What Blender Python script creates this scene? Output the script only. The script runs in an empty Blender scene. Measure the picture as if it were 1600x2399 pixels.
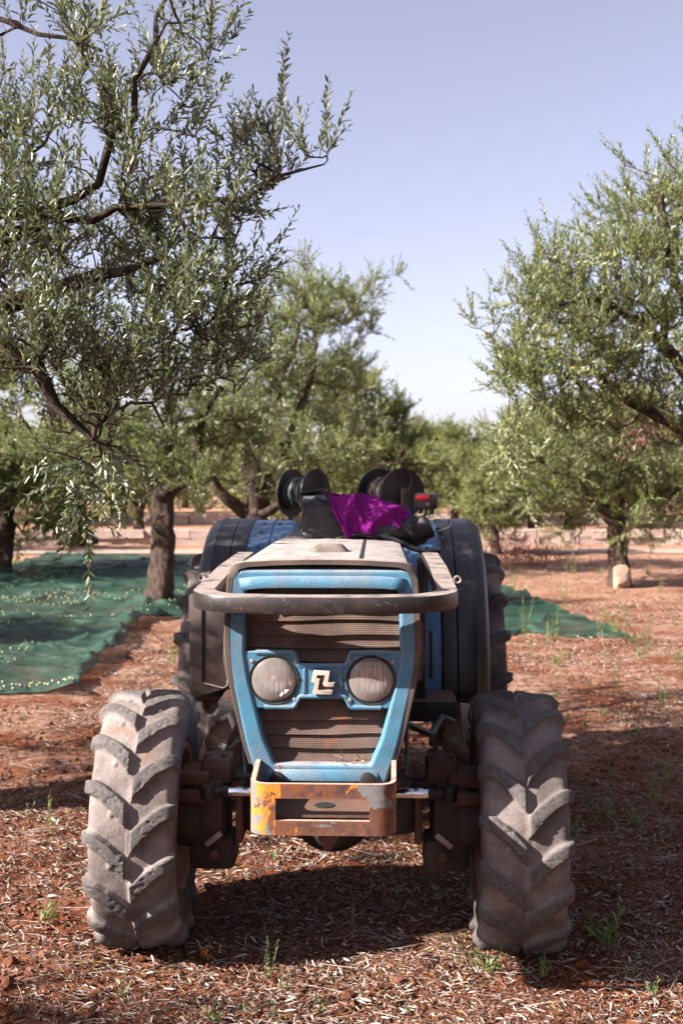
import bpy, bmesh, math, random
import numpy as np
from mathutils import Vector, Matrix, Euler
random.seed(7)
rng = np.random.default_rng(11)
R = math.radians
scene = bpy.context.scene
COL = scene.collection

# ------------------------------------------------------------------ camera, sky, sun, exposure
cam_d = bpy.data.cameras.new('camera')
cam = bpy.data.objects.new('camera', cam_d); COL.objects.link(cam)
cam.location = (0, 0, 1.75)
cam.rotation_euler = (R(90), 0, 0)
cam_d.sensor_fit = 'VERTICAL'; cam_d.sensor_height = 36.0; cam_d.sensor_width = 24.0
cam_d.lens = 40.0
cam_d.shift_y = -0.0319
cam_d.clip_start = 0.05; cam_d.clip_end = 3000
cam_d.dof.use_dof = True; cam_d.dof.focus_distance = 3.9; cam_d.dof.aperture_fstop = 4.0
scene.camera = cam

SUN_EL, SUN_AZ = 33.0, 70.0            # azimuth measured from behind the camera towards its left
sd = Vector((-math.sin(R(SUN_AZ))*math.cos(R(SUN_EL)), -math.cos(R(SUN_AZ))*math.cos(R(SUN_EL)), math.sin(R(SUN_EL))))
world = bpy.data.worlds.new('World'); scene.world = world; world.use_nodes = True
wn = world.node_tree.nodes; wl = world.node_tree.links
sky = wn.new('ShaderNodeTexSky'); sky.sky_type = 'NISHITA'; sky.sun_disc = False
sky.sun_elevation = R(SUN_EL); sky.sun_rotation = math.atan2(sd.x, sd.y)
sky.altitude = 60; sky.air_density = 0.8; sky.dust_density = 1.5; sky.ozone_density = 1.0
tint = wn.new('ShaderNodeMix'); tint.data_type = 'RGBA'; tint.blend_type = 'MULTIPLY'
tint.inputs[0].default_value = 1.0; tint.inputs[7].default_value = (1.23, 1.10, 1.18, 1)
hs = wn.new('ShaderNodeHueSaturation'); hs.inputs['Saturation'].default_value = 0.62
wl.new(sky.outputs[0], hs.inputs['Color']); wl.new(hs.outputs[0], tint.inputs[6])
wl.new(tint.outputs[2], wn['Background'].inputs[0]); wn['Background'].inputs[1].default_value = 0.055

sun_d = bpy.data.lights.new('sun', 'SUN'); sun_d.energy = 5.0; sun_d.angle = R(0.5); sun_d.color = (1.0, 0.92, 0.83)
sun = bpy.data.objects.new('sun', sun_d); COL.objects.link(sun)
sun.rotation_euler = (-sd).to_track_quat('-Z', 'Y').to_euler(); sun.location = sd*60

scene.view_settings.view_transform = 'Standard'; scene.view_settings.look = 'None'
scene.view_settings.gamma = 1.0; scene.view_settings.use_curve_mapping = False
scene.view_settings.exposure = 1.9
scene.render.engine = 'CYCLES'
cy = scene.cycles
cy.use_denoising = True; cy.use_adaptive_sampling = True; cy.adaptive_threshold = 0.02; cy.max_bounces = 6; cy.diffuse_bounces = 3; cy.glossy_bounces = 3
cy.transmission_bounces = 4; cy.transparent_max_bounces = 8; cy.caustics_reflective = False; cy.caustics_refractive = False

# ------------------------------------------------------------------ helpers
def tag(o, label=None, cat=None, group=None, kind=None):
    if label: o['label'] = label
    if cat: o['category'] = cat
    if group: o['group'] = group
    if kind: o['kind'] = kind
    return o

def empty(name, loc=(0, 0, 0), rz=0.0, parent=None):
    o = bpy.data.objects.new(name, None); COL.objects.link(o)
    o.location = loc; o.rotation_euler = (0, 0, rz); o.empty_display_size = 0.1
    o.parent = parent
    return o

def link(name, me, mat=None, parent=None, loc=None, rot=None):
    o = bpy.data.objects.new(name, me); COL.objects.link(o)
    if mat is not None and len(me.materials) == 0: me.materials.append(mat)
    o.parent = parent
    if loc is not None: o.location = loc
    if rot is not None: o.rotation_euler = rot
    return o

def quads(name, V, F, smooth=False):
    V = np.asarray(V, dtype=np.float32).reshape(-1, 3); F = np.asarray(F, dtype=np.int32).reshape(-1, 4)
    me = bpy.data.meshes.new(name)
    me.vertices.add(len(V)); me.vertices.foreach_set('co', V.ravel())
    me.loops.add(F.size); me.loops.foreach_set('vertex_index', F.ravel())
    me.polygons.add(len(F))
    me.polygons.foreach_set('loop_start', np.arange(0, F.size, 4, dtype=np.int32))
    if smooth: me.polygons.foreach_set('use_smooth', np.ones(len(F), dtype=bool))
    me.update(calc_edges=True); me.validate()
    return me

def grid_faces(nu, nv, wrap_u=False, wrap_v=False):
    iu = np.arange(nu if wrap_u else nu-1); iv = np.arange(nv if wrap_v else nv-1)
    a, b = np.meshgrid(iu, iv, indexing='ij'); a = a.ravel(); b = b.ravel()
    a2 = (a+1) % nu; b2 = (b+1) % nv
    return np.stack([a*nv+b, a2*nv+b, a2*nv+b2, a*nv+b2], 1)

class PB:
    """collects bevelled primitives; build() links them as ONE mesh object"""
    def __init__(s): s.bm = bmesh.new()
    def _fin(s, geom, M, bev, seg=2):
        vs = [g for g in geom if isinstance(g, bmesh.types.BMVert)]
        bmesh.ops.transform(s.bm, matrix=M, verts=vs)
        if bev > 0:
            es = list({e for v in vs for e in v.link_edges if len(e.link_faces) == 2 and e.calc_face_angle(0) > 0.5})
            bmesh.ops.bevel(s.bm, geom=es, offset=bev, segments=seg, affect='EDGES', profile=0.5, clamp_overlap=True)
    def box(s, c, size, rot=(0, 0, 0), bev=0.006, taper=None):
        g = bmesh.ops.create_cube(s.bm, size=1.0)['verts']
        if taper:
            for v in g:
                if v.co.z > 0: v.co.x *= taper[0]; v.co.y *= taper[1]
        M = Matrix.Translation(c) @ Euler(rot).to_matrix().to_4x4() @ Matrix.Diagonal((*size, 1))
        s._fin(g, M, bev); return s
    def cyl(s, a, b, r1, r2=None, n=20, bev=0.0, caps=True):
        a = Vector(a); b = Vector(b); d = b-a
        g = bmesh.ops.create_cone(s.bm, cap_ends=caps, cap_tris=False, segments=n, radius1=r1, radius2=r1 if r2 is None else r2, depth=d.length)['verts']
        M = Matrix.Translation((a+b)/2) @ d.to_track_quat('Z', 'Y').to_matrix().to_4x4()
        s._fin(g, M, bev); return s
    def ball(s, c, r, scale=(1, 1, 1), n=14):
        g = bmesh.ops.create_uvsphere(s.bm, u_segments=n, v_segments=max(6, n//2+1), radius=r)['verts']
        s._fin(g, Matrix.Translation(c) @ Matrix.Diagonal((*scale, 1)), 0); return s
    def tube(s, pts, r, n=8, flat=1.0):
        P = [Vector(p) for p in pts]; rings = []
        rr = r if isinstance(r, (list, tuple)) else [r]*len(P)
        up = Vector((0, 0, 1))
        for i, p in enumerate(P):
            t = (P[min(i+1, len(P)-1)]-P[max(i-1, 0)]).normalized()
            x = t.cross(up)
            if x.length < 1e-3: x = t.cross(Vector((0, 1, 0)))
            x.normalize(); y = x.cross(t).normalized()
            rings.append([s.bm.verts.new(p + x*math.cos(2*math.pi*k/n)*rr[i] + y*math.sin(2*math.pi*k/n)*rr[i]*flat) for k in range(n)])
        for i in range(len(rings)-1):
            for k in range(n):
                s.bm.faces.new((rings[i][k], rings[i][(k+1) % n], rings[i+1][(k+1) % n], rings[i+1][k]))
        s.bm.faces.new(rings[0][::-1]); s.bm.faces.new(rings[-1])
        return s
    def lathe(s, prof, axis='x', n=40, c=(0, 0, 0)):
        """prof: (offset along axis, radius)"""
        rings = []
        for (o, r) in prof:
            ring = []
            for k in range(n):
                a = 2*math.pi*k/n
                if axis == 'x': p = (o, r*math.cos(a), r*math.sin(a))
                elif axis == 'y': p = (r*math.cos(a), o, r*math.sin(a))
                else: p = (r*math.cos(a), r*math.sin(a), o)
                ring.append(s.bm.verts.new((p[0]+c[0], p[1]+c[1], p[2]+c[2])))
            rings.append(ring)
        for i in range(len(rings)-1):
            for k in range(n):
                s.bm.faces.new((rings[i][k], rings[i][(k+1) % n], rings[i+1][(k+1) % n], rings[i+1][k]))
        return s
    def poly_prism(s, pts, y0, y1, bev=0.0, plane='xz'):
        def m(p, y): return (p[0], y, p[1]) if plane == 'xz' else ((y, p[0], p[1]) if plane == 'yz' else (p[0], p[1], y))
        A = [s.bm.verts.new(m(p, y0)) for p in pts]; B = [s.bm.verts.new(m(p, y1)) for p in pts]
        n = len(pts); fs = [s.bm.faces.new(A), s.bm.faces.new(B[::-1])]
        for i in range(n): fs.append(s.bm.faces.new((A[i], B[i], B[(i+1) % n], A[(i+1) % n])))
        if bev > 0:
            es = list({e for f in fs[:2] for e in f.edges})
            bmesh.ops.bevel(s.bm, geom=es, offset=bev, segments=2, affect='EDGES', profile=0.5, clamp_overlap=True)
        return s
    def sheet(s, P, nu, nv, wrap_u=False, wrap_v=False):
        vs = [s.bm.verts.new(p) for p in P]
        for f in grid_faces(nu, nv, wrap_u, wrap_v): s.bm.faces.new([vs[i] for i in f])
        return s
    def build(s, name, mat, parent=None, smooth=40, solid=0.0, loc=None, rot=None):
        bmesh.ops.recalc_face_normals(s.bm, faces=s.bm.faces)
        me = bpy.data.meshes.new(name); s.bm.to_mesh(me); s.bm.free()
        if smooth:
            me.polygons.foreach_set('use_smooth', np.ones(len(me.polygons), dtype=bool))
            me.set_sharp_from_angle(angle=R(smooth))
        o = link(name, me, mat, parent, loc, rot)
        if solid:
            md = o.modifiers.new('solid', 'SOLIDIFY'); md.thickness = solid; md.offset = 0
            if solid > .007:
                bv = o.modifiers.new('bevel', 'BEVEL'); bv.width = min(.3*solid, .004); bv.segments = 2; bv.limit_method = 'ANGLE'; bv.angle_limit = R(40); bv.harden_normals = True
        return o

def plate(name, loops, y, th, bev, mat, parent, res=2):
    """flat plate in the XZ plane with holes (first loop outer, others holes), rounded edges"""
    cu = bpy.data.curves.new(name, 'CURVE'); cu.dimensions = '2D'; cu.fill_mode = 'BOTH'
    cu.extrude = max(th/2-bev, 0.0005); cu.bevel_depth = bev; cu.bevel_resolution = res
    for L in loops:
        sp = cu.splines.new('POLY'); sp.points.add(len(L)-1)
        for i, p in enumerate(L): sp.points[i].co = (p[0], p[1], 0, 1)
        sp.use_cyclic_u = True
    t = bpy.data.objects.new('tmp', cu); COL.objects.link(t)
    dg = bpy.context.evaluated_depsgraph_get(); dg.update()
    me = bpy.data.meshes.new_from_object(t.evaluated_get(dg)); me.name = name
    bpy.data.objects.remove(t); bpy.data.curves.remove(cu)
    me.materials.clear()
    me.transform(Matrix.Translation((0, y, 0)) @ Matrix.Rotation(R(90), 4, 'X'))
    me.polygons.foreach_set('use_smooth', np.ones(len(me.polygons), dtype=bool)); me.set_sharp_from_angle(angle=R(35))
    return link(name, me, mat, parent)

def fillet(pts, r, n=5):
    out = []; N = len(pts)
    for i in range(N):
        p0 = Vector(pts[i-1]); p1 = Vector(pts[i]); p2 = Vector(pts[(i+1) % N])
        a = (p0-p1); b = (p2-p1); la, lb = a.length, b.length; a.normalize(); b.normalize()
        ang = max(a.angle(b), .02); rr = r[i] if isinstance(r, (list, tuple)) else r
        d = min(rr/math.tan(ang/2), la*0.45, lb*0.45)
        q0 = p1+a*d; q2 = p1+b*d
        for k in range(n+1):
            t = k/n; out.append(tuple(q0*(1-t)**2 + p1*2*t*(1-t) + q2*t*t))
    return out

def mirror_loop(half):
    """half: (x>0, z) from top to bottom -> closed symmetric loop"""
    return [(x, z) for x, z in half] + [(-x, z) for x, z in reversed(half)]

def hash2(ix, iy, seed):
    n = (ix.astype(np.int64)*374761393 + iy.astype(np.int64)*668265263 + seed*1274126177) & 0x7fffffff
    n = ((n ^ (n >> 13))*1274126177) & 0x7fffffff
    return ((n ^ (n >> 16)) & 0xffff)/65535.0
def vnoise(x, y, seed=0):
    x = np.asarray(x, float); y = np.asarray(y, float)
    ix = np.floor(x); iy = np.floor(y); fx = x-ix; fy = y-iy
    fx = fx*fx*(3-2*fx); fy = fy*fy*(3-2*fy)
    a = hash2(ix, iy, seed); b = hash2(ix+1, iy, seed); c = hash2(ix, iy+1, seed); d = hash2(ix+1, iy+1, seed)
    return (a*(1-fx)+b*fx)*(1-fy) + (c*(1-fx)+d*fx)*fy
def fbm(x, y, seed=0, o=4):
    s = 0; a = .5; t = 0
    for i in range(o):
        s = s + a*vnoise(x*2**i, y*2**i, seed+i*17); t += a; a *= .5
    return s/t
def sstep(x): x = np.clip(x, 0, 1); return x*x*(3-2*x)
def unit(v): return v/np.maximum(np.linalg.norm(v, axis=-1, keepdims=True), 1e-9)

# ------------------------------------------------------------------ materials
class Mt:
    def __init__(s, name):
        s.m = bpy.data.materials.new(name); s.m.use_nodes = True
        s.n = s.m.node_tree.nodes; s.l = s.m.node_tree.links
        s.b = s.n['Principled BSDF']; s.out = s.n['Material Output']
        s.tc = s.n.new('ShaderNodeTexCoord'); s.geo = s.n.new('ShaderNodeNewGeometry')
    def obj(s): return s.tc.outputs['Object']
    def setin(s, sock, v):
        if isinstance(v, bpy.types.NodeSocket): s.l.new(v, sock)
        elif isinstance(v, tuple) and len(v) == 3: sock.default_value = (*v, 1)
        else: sock.default_value = v
    def scale(s, vec, sc):
        n = s.n.new('ShaderNodeMapping'); s.l.new(vec, n.inputs[0]); n.inputs['Scale'].default_value = sc; return n.outputs[0]
    def noise(s, scale, detail=4, rough=0.55, dist=0.0, vec=None):
        n = s.n.new('ShaderNodeTexNoise'); n.inputs['Scale'].default_value = scale; n.inputs['Detail'].default_value = detail
        n.inputs['Roughness'].default_value = rough; n.inputs['Distortion'].default_value = dist
        s.l.new(vec if vec is not None else s.obj(), n.inputs['Vector']); return n.outputs[0]
    def voro(s, scale, feature='F1', vec=None, out='Distance', rand=1.0):
        n = s.n.new('ShaderNodeTexVoronoi'); n.feature = feature; n.inputs['Scale'].default_value = scale
        n.inputs['Randomness'].default_value = rand
        s.l.new(vec if vec is not None else s.obj(), n.inputs['Vector']); return n.outputs[out]
    def rng(s, v, a, b, c=0.0, d=1.0):
        n = s.n.new('ShaderNodeMapRange'); n.interpolation_type = 'SMOOTHSTEP'
        s.setin(n.inputs[0], v)
        for i, k in enumerate((a, b, c, d)): n.inputs[i+1].default_value = k
        return n.outputs[0]
    def math(s, op, a, b=0.0):
        n = s.n.new('ShaderNodeMath'); n.operation = op; s.setin(n.inputs[0], a); s.setin(n.inputs[1], b); return n.outputs[0]
    def mix(s, f, a, b, mode='MIX'):
        n = s.n.new('ShaderNodeMix'); n.data_type = 'RGBA'; n.blend_type = mode
        s.setin(n.inputs[0], f); s.setin(n.inputs[6], a); s.setin(n.inputs[7], b); return n.outputs[2]
    def mixf(s, f, a, b):
        n = s.n.new('ShaderNodeMix'); n.data_type = 'FLOAT'
        s.setin(n.inputs[0], f); s.setin(n.inputs[2], a); s.setin(n.inputs[3], b); return n.outputs[0]
    def upz(s, a, b):
        n = s.n.new('ShaderNodeSeparateXYZ'); s.l.new(s.geo.outputs['Normal'], n.inputs[0]); return s.rng(n.outputs[2], a, b)
    def island(s): return s.geo.outputs['Random Per Island']
    def attr(s, name):
        n = s.n.new('ShaderNodeAttribute'); n.attribute_name = name; return n.outputs['Fac']
    def edge(s, r=.006):
        n = s.n.new('ShaderNodeBevel'); n.samples = 2; n.inputs['Radius'].default_value = r
        d = s.n.new('ShaderNodeVectorMath'); d.operation = 'DOT_PRODUCT'; s.l.new(n.outputs[0], d.inputs[0]); s.l.new(s.geo.outputs['Normal'], d.inputs[1])
        return s.rng(s.math('SUBTRACT', 1.0, d.outputs['Value']), .015, .10)
    def bump(s, h, st=0.3, d=0.01):
        n = s.n.new('ShaderNodeBump'); n.inputs['Strength'].default_value = st; n.inputs['Distance'].default_value = d
        s.l.new(h, n.inputs['Height']); s.l.new(n.outputs[0], s.b.inputs['Normal']); return s
    def fin(s, base, rough=0.6, metal=0.0, spec=None):
        s.setin(s.b.inputs['Base Color'], base); s.setin(s.b.inputs['Roughness'], rough); s.setin(s.b.inputs['Metallic'], metal)
        if spec is not None: s.b.inputs['Specular IOR Level'].default_value = spec
        return s.m

DUST = (0.36, 0.29, 0.26)
DUSTR = (0.30, 0.17, 0.12)
def weathered(name, base, rough=0.5, dust=0.8, grime=0.35, rust=0.0, bump=0.15, bscale=180, dustc=DUST, scratch=0.0, metal=0.0, up0=0.35, up1=0.95, edge=0.0, edgec=(0.17, 0.10, 0.07)):
    k = Mt(name)
    c = k.mix(k.rng(k.noise(9, 6), .35, .75), base, tuple(v*0.6+0.012 for v in base))
    g = k.math('MULTIPLY', k.rng(k.noise(5, 8, .65), .42, .70), grime)
    c = k.mix(g, c, DUSTR)
    if rust > 0:
        r = k.rng(k.noise(16, 8, .7, .4), .70-.22*rust, .74-.2*rust)
        rc = k.mix(k.noise(60, 4), (0.20, 0.055, 0.018), (0.07, 0.025, 0.014))
        c = k.mix(r, c, rc)
    if scratch > 0:
        sc = k.rng(k.noise(22, 10, .75, 1.5), .56, .66); c = k.mix(k.math('MULTIPLY', sc, scratch), c, (0.36, 0.27, 0.22))
    if edge > 0:
        em_ = k.math('MULTIPLY', k.edge(), k.rng(k.noise(38, 6, .7), .46, .56)); c = k.mix(k.math('MULTIPLY', em_, edge), c, k.mix(k.noise(80, 3), edgec, (0.30, 0.25, 0.22)))
    d = k.math('MULTIPLY', k.upz(up0, up1), k.math('MULTIPLY', k.rng(k.noise(14, 6, .6), .22, .55), dust))
    c = k.mix(d, c, k.mix(k.noise(30, 5), dustc, tuple(v*.75 for v in dustc)))
    k.bump(k.noise(bscale, 4), bump, .004)
    return k.fin(c, k.mixf(d, rough, .9), metal)

m_blue = weathered('blue_paint', (0.048, 0.180, 0.285), .48, dust=.7, grime=.26, rust=.40, edge=.9, bump=.6, bscale=230, dustc=(.36, .33, .33))
m_blue_panel = weathered('blue_sheet_metal', (0.020, 0.14, 0.31), .38, dust=.12, grime=.22, rust=.46, bump=.08, bscale=60)
m_hood = weathered('dusty_hood_paint', (0.16, 0.12, 0.10), .6, dust=1.0, grime=.5, rust=.12, bump=.1, bscale=140, dustc=(.32, .282, .272), up0=.55, up1=.9)
m_lip = weathered('dusty_brown_trim', (0.055, 0.040, 0.034), .75, dust=.75, grime=.28, rust=.1, bump=.25, bscale=220, dustc=(.32, .26, .23))
m_black = weathered('worn_black_paint', (0.012, 0.011, 0.012), .42, dust=.9, grime=.08, rust=.16, bump=.2, bscale=120, scratch=.28, edge=.8, dustc=(.29, .235, .21))
m_dark = weathered('greasy_dark_iron', (0.009, 0.007, 0.007), .6, dust=.35, grime=.09, rust=.22, bump=.5, bscale=90, dustc=(.10, .06, .045))
m_iron = weathered('rusty_brown_iron', (0.078, 0.033, 0.021), .75, dust=.4, grime=.2, rust=.5, bump=.5, bscale=110, dustc=(.17, .095, .065))
m_knuckle = weathered('oily_rusty_casting', (0.026, 0.013, 0.010), .7, dust=.4, grime=.10, rust=.45, bump=.5, bscale=100, dustc=(.15, .08, .055))
m_rim = weathered('rusty_rim_steel', (0.22, 0.080, 0.034), .75, dust=.4, grime=.3, rust=.5, bump=.3, bscale=90, dustc=(.36, .2, .13))
m_fender = weathered('scuffed_black_rubber_guard', (0.008, 0.008, 0.010), .36, dust=.14, grime=.05, rust=0, bump=.06, bscale=60, scratch=.05, dustc=(.17, .15, .16))
m_disc = weathered('dark_painted_disc', (0.016, 0.011, 0.011), .6, dust=.15, grime=.14, rust=.2, bump=.1, bscale=60)
m_plastic = weathered('black_plastic', (0.012, 0.011, 0.012), .35, dust=.3, grime=.15, bump=.05)

def bumper_mat():
    k = Mt('flaking_orange_grey_paint')
    steel = k.mix(k.rng(k.noise(20, 8, .7), .35, .65), (0.16, 0.062, 0.034), (0.060, 0.026, 0.020))
    steel = k.mix(k.rng(k.noise(8, 6, .7, .5), .54, .64), steel, (0.17, 0.048, 0.014))
    grey = k.mix(k.noise(18, 5), (0.17, 0.17, 0.175), (0.13, 0.125, 0.125))
    sx = k.n.new('ShaderNodeSeparateXYZ'); k.l.new(k.obj(), sx.inputs[0])
    side = k.rng(sx.outputs[0], -.13, -.19)                                   # the corner with the most paint left
    gm = k.rng(k.math('ADD', k.noise(9, 7, .62, .6), k.math('MULTIPLY', side, .14)), .575, .60)
    om = k.rng(k.math('ADD', k.noise(13, 8, .65, .8, vec=k.scale(k.obj(), (1.3, 1, .7))), k.math('MULTIPLY', side, .115)), .602, .62)
    c = k.mix(gm, steel, grey)
    c = k.mix(om, c, k.mix(k.noise(40, 4), (0.62, 0.25, 0.012), (0.40, 0.10, 0.010)))
    c = k.mix(k.math('MULTIPLY', k.edge(.008), k.rng(k.noise(30, 5), .40, .55)), c, (0.15, 0.07, 0.045))
    c = k.mix(k.rng(k.noise(55, 8, .75), .55, .68), c, (0.13, 0.06, 0.038))
    d = k.math('MULTIPLY', k.upz(.5, .95), k.rng(k.noise(20, 5), .2, .5))
    c = k.mix(d, c, (0.40, 0.27, 0.22))
    k.bump(k.noise(90, 6), .35, .004)
    return k.fin(c, .7)
m_bumper = bumper_mat()

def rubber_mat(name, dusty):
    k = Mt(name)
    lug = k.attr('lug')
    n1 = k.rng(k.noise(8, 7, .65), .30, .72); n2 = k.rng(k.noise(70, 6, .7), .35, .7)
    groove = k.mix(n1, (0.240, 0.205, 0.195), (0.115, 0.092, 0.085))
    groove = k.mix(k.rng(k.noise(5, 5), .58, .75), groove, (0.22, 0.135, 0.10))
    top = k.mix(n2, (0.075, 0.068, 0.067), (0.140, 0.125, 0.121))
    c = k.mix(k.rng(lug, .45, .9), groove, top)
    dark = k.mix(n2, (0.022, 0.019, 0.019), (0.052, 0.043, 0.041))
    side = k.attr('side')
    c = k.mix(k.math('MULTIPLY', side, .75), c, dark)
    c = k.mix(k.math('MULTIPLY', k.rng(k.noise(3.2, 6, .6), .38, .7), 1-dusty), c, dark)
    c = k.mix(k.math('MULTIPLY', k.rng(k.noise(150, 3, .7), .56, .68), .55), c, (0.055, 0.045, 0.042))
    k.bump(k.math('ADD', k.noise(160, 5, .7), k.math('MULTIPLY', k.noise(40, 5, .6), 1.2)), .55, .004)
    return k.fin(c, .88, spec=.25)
m_rubber = rubber_mat('dusty_tyre_rubber', .72)
m_rubber_shade = rubber_mat('shade_darkened_tyre_rubber', .50)  # right front tyre: its shade deepened in the colour with more dark patches
m_rubber_rear = rubber_mat('dark_tyre_rubber', .0)

def mesh_mat():
    k = Mt('dusty_radiator_mesh')
    s1 = k.scale(k.obj(), (1.0, 0.0, 1.0))
    v = k.voro(165, 'F1', vec=s1, rand=0.0)
    hole = k.rng(v, .40, .30)
    c = k.mix(k.rng(k.noise(7, 6), .35, .7), (0.185, 0.118, 0.092), (0.095, 0.056, 0.043))
    c = k.mix(k.rng(k.noise(10, 5, .6), .62, .74), c, (0.30, 0.10, 0.05))
    c = k.mix(k.math('MULTIPLY', hole, .93), c, (0.006, 0.004, 0.004))
    k.bump(k.math('SUBTRACT', 1.0, hole), .6, .003)
    return k.fin(c, .85)
m_mesh = mesh_mat()

def simple(name, c, rough=.6, metal=0.0, var=.25, scale=30, bump=0.0, spec=None):
    k = Mt(name); cc = k.mix(k.noise(scale, 5), tuple(v*(1-var) for v in c), tuple(min(1, v*(1+var)) for v in c))
    if bump: k.bump(k.noise(scale*3, 4), bump, .004)
    return k.fin(cc, rough, metal, spec)
m_chrome = simple('scratched_chrome', (.78, .79, .82), .13, 1.0, .08, 40)
m_emblem = simple('cream_emblem', (.42, .35, .30), .7, 0, .15, 60, .2)
m_emblem_back = simple('brown_emblem_recess', (.085, .055, .048), .7, 0, .2, 60)
m_steel = simple('dull_steel', (.33, .28, .26), .5, .6, .2, 50)
m_red = simple('red_lamp_lens', (.42, .015, .03), .25)
m_black_cloth = simple('black_nylon', (.014, .012, .015), .62, 0, .3, 20, .25)
m_rope_teal = simple('teal_hose', (.03, .09, .10), .5)
m_rope_brown = simple('brown_hose', (.10, .06, .05), .6)
m_hole = simple('black_hole', (.004, .004, .004), .9)
m_rubber_strip = simple('black_gasket', (.012, .011, .012), .6)
m_seat = simple('black_seat_vinyl', (.02, .018, .018), .5)

def flutes(k, scale=26):
    w = k.n.new('ShaderNodeTexWave'); w.wave_type = 'BANDS'; w.bands_direction = 'X'; w.inputs['Scale'].default_value = scale
    k.l.new(k.obj(), w.inputs['Vector']); return w.outputs[1]
def lens_mat():
    k = Mt('dusty_headlamp_glass')
    fl = flutes(k); k.bump(fl, .35, .003)
    k.fin((.8, .78, .75), .12); k.b.inputs['Specular IOR Level'].default_value = .8
    tr = k.n.new('ShaderNodeBsdfTransparent'); k.setin(tr.inputs[0], k.mix(fl, (.97, .94, .91), (.80, .73, .68)))
    df = k.n.new('ShaderNodeBsdfDiffuse'); k.setin(df.inputs[0], k.mix(k.noise(14, 5), (.64, .59, .56), (.46, .40, .37)))
    mx = k.n.new('ShaderNodeMixShader'); k.setin(mx.inputs[0], k.rng(k.noise(11, 6, .6), .25, .75, .20, .38))
    k.l.new(tr.outputs[0], mx.inputs[1]); k.l.new(df.outputs[0], mx.inputs[2])
    gl = k.n.new('ShaderNodeBsdfGlossy'); gl.inputs['Roughness'].default_value = .1
    m2 = k.n.new('ShaderNodeMixShader'); fr = k.n.new('ShaderNodeFresnel'); fr.inputs[0].default_value = 1.5
    k.l.new(fr.outputs[0], m2.inputs[0]); k.l.new(mx.outputs[0], m2.inputs[1]); k.l.new(gl.outputs[0], m2.inputs[2]); k.l.new(m2.outputs[0], k.out.inputs[0])
    return k.m
m_lens = lens_mat()
def reflector_mat():
    k = Mt('headlamp_reflector'); k.bump(flutes(k, 18), .5, .003)
    return k.fin(k.mix(k.noise(14, 5), (.88, .84, .82), (.68, .60, .55)), .3, 1.0)
m_reflector = reflector_mat()

def magenta_mat():
    k = Mt('magenta_dotted_knit')
    v = k.voro(125, 'F1', vec=k.obj(), rand=.15)
    dot = k.rng(v, .48, .26)
    c = k.mix(dot, (0.125, 0.006, 0.115), (0.29, 0.015, 0.22))
    k.bump(dot, .4, .003)
    return k.fin(c, .9, spec=.15)
m_magenta = magenta_mat()

def leaf_mat(name, top, under, var=.5, trans=.22, rough=.38):
    k = Mt(name); r = k.island()
    t = k.mix(k.rng(r, 0, 1), tuple(v*(1-var) for v in top), tuple(v*(1+var) for v in top))
    t = k.mix(k.math('GREATER_THAN', k.math('FRACT', k.math('MULTIPLY', r, 37.0)), .93), t, (top[0]*2.6, top[1]*1.7, top[2]*.8))
    c = k.mix(k.geo.outputs['Backfacing'], t, under)
    k.fin(c, rough); k.b.inputs['Specular IOR Level'].default_value = .55
    tr = k.n.new('ShaderNodeBsdfTranslucent'); k.setin(tr.inputs[0], k.mix(.5, c, (top[0]*2.6, top[1]*3.0, top[2]*1.4)))
    mx = k.n.new('ShaderNodeMixShader'); mx.inputs[0].default_value = trans
    k.l.new(k.b.outputs[0], mx.inputs[1]); k.l.new(tr.outputs[0], mx.inputs[2]); k.l.new(mx.outputs[0], k.out.inputs[0])
    return k.m
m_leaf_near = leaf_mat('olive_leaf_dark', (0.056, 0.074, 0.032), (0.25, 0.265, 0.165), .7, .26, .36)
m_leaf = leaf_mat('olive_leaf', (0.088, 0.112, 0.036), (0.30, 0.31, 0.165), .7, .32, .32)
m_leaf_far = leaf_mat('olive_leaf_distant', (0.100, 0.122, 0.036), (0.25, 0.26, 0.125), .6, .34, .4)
m_leaf_dry = leaf_mat('dry_brown_leaf', (0.085, 0.022, 0.016), (0.085, 0.03, 0.022), trans=.1)
m_weed = leaf_mat('weed_leaf', (0.10, 0.17, 0.045), (0.14, 0.20, 0.07), .4, .3, .5)
m_weed_dry = leaf_mat('dry_weed', (0.30, 0.20, 0.11), (0.30, 0.21, 0.12), .3, .2, .6)

def bark_mat():
    k = Mt('olive_bark')
    v = k.scale(k.obj(), (1, 1, .28))
    n = k.noise(26, 8, .7, .6, vec=v); f = k.noise(70, 6, .7, vec=v)
    c = k.mix(k.rng(n, .32, .68), (0.018, 0.012, 0.010), (0.100, 0.070, 0.057))
    c = k.mix(k.rng(k.noise(4, 5), .55, .75), c, (0.13, 0.07, 0.045))
    k.bump(k.math('ADD', n, k.math('MULTIPLY', f, .4)), .9, .03)
    return k.fin(c, .92, spec=.2)
m_bark = bark_mat()

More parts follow.
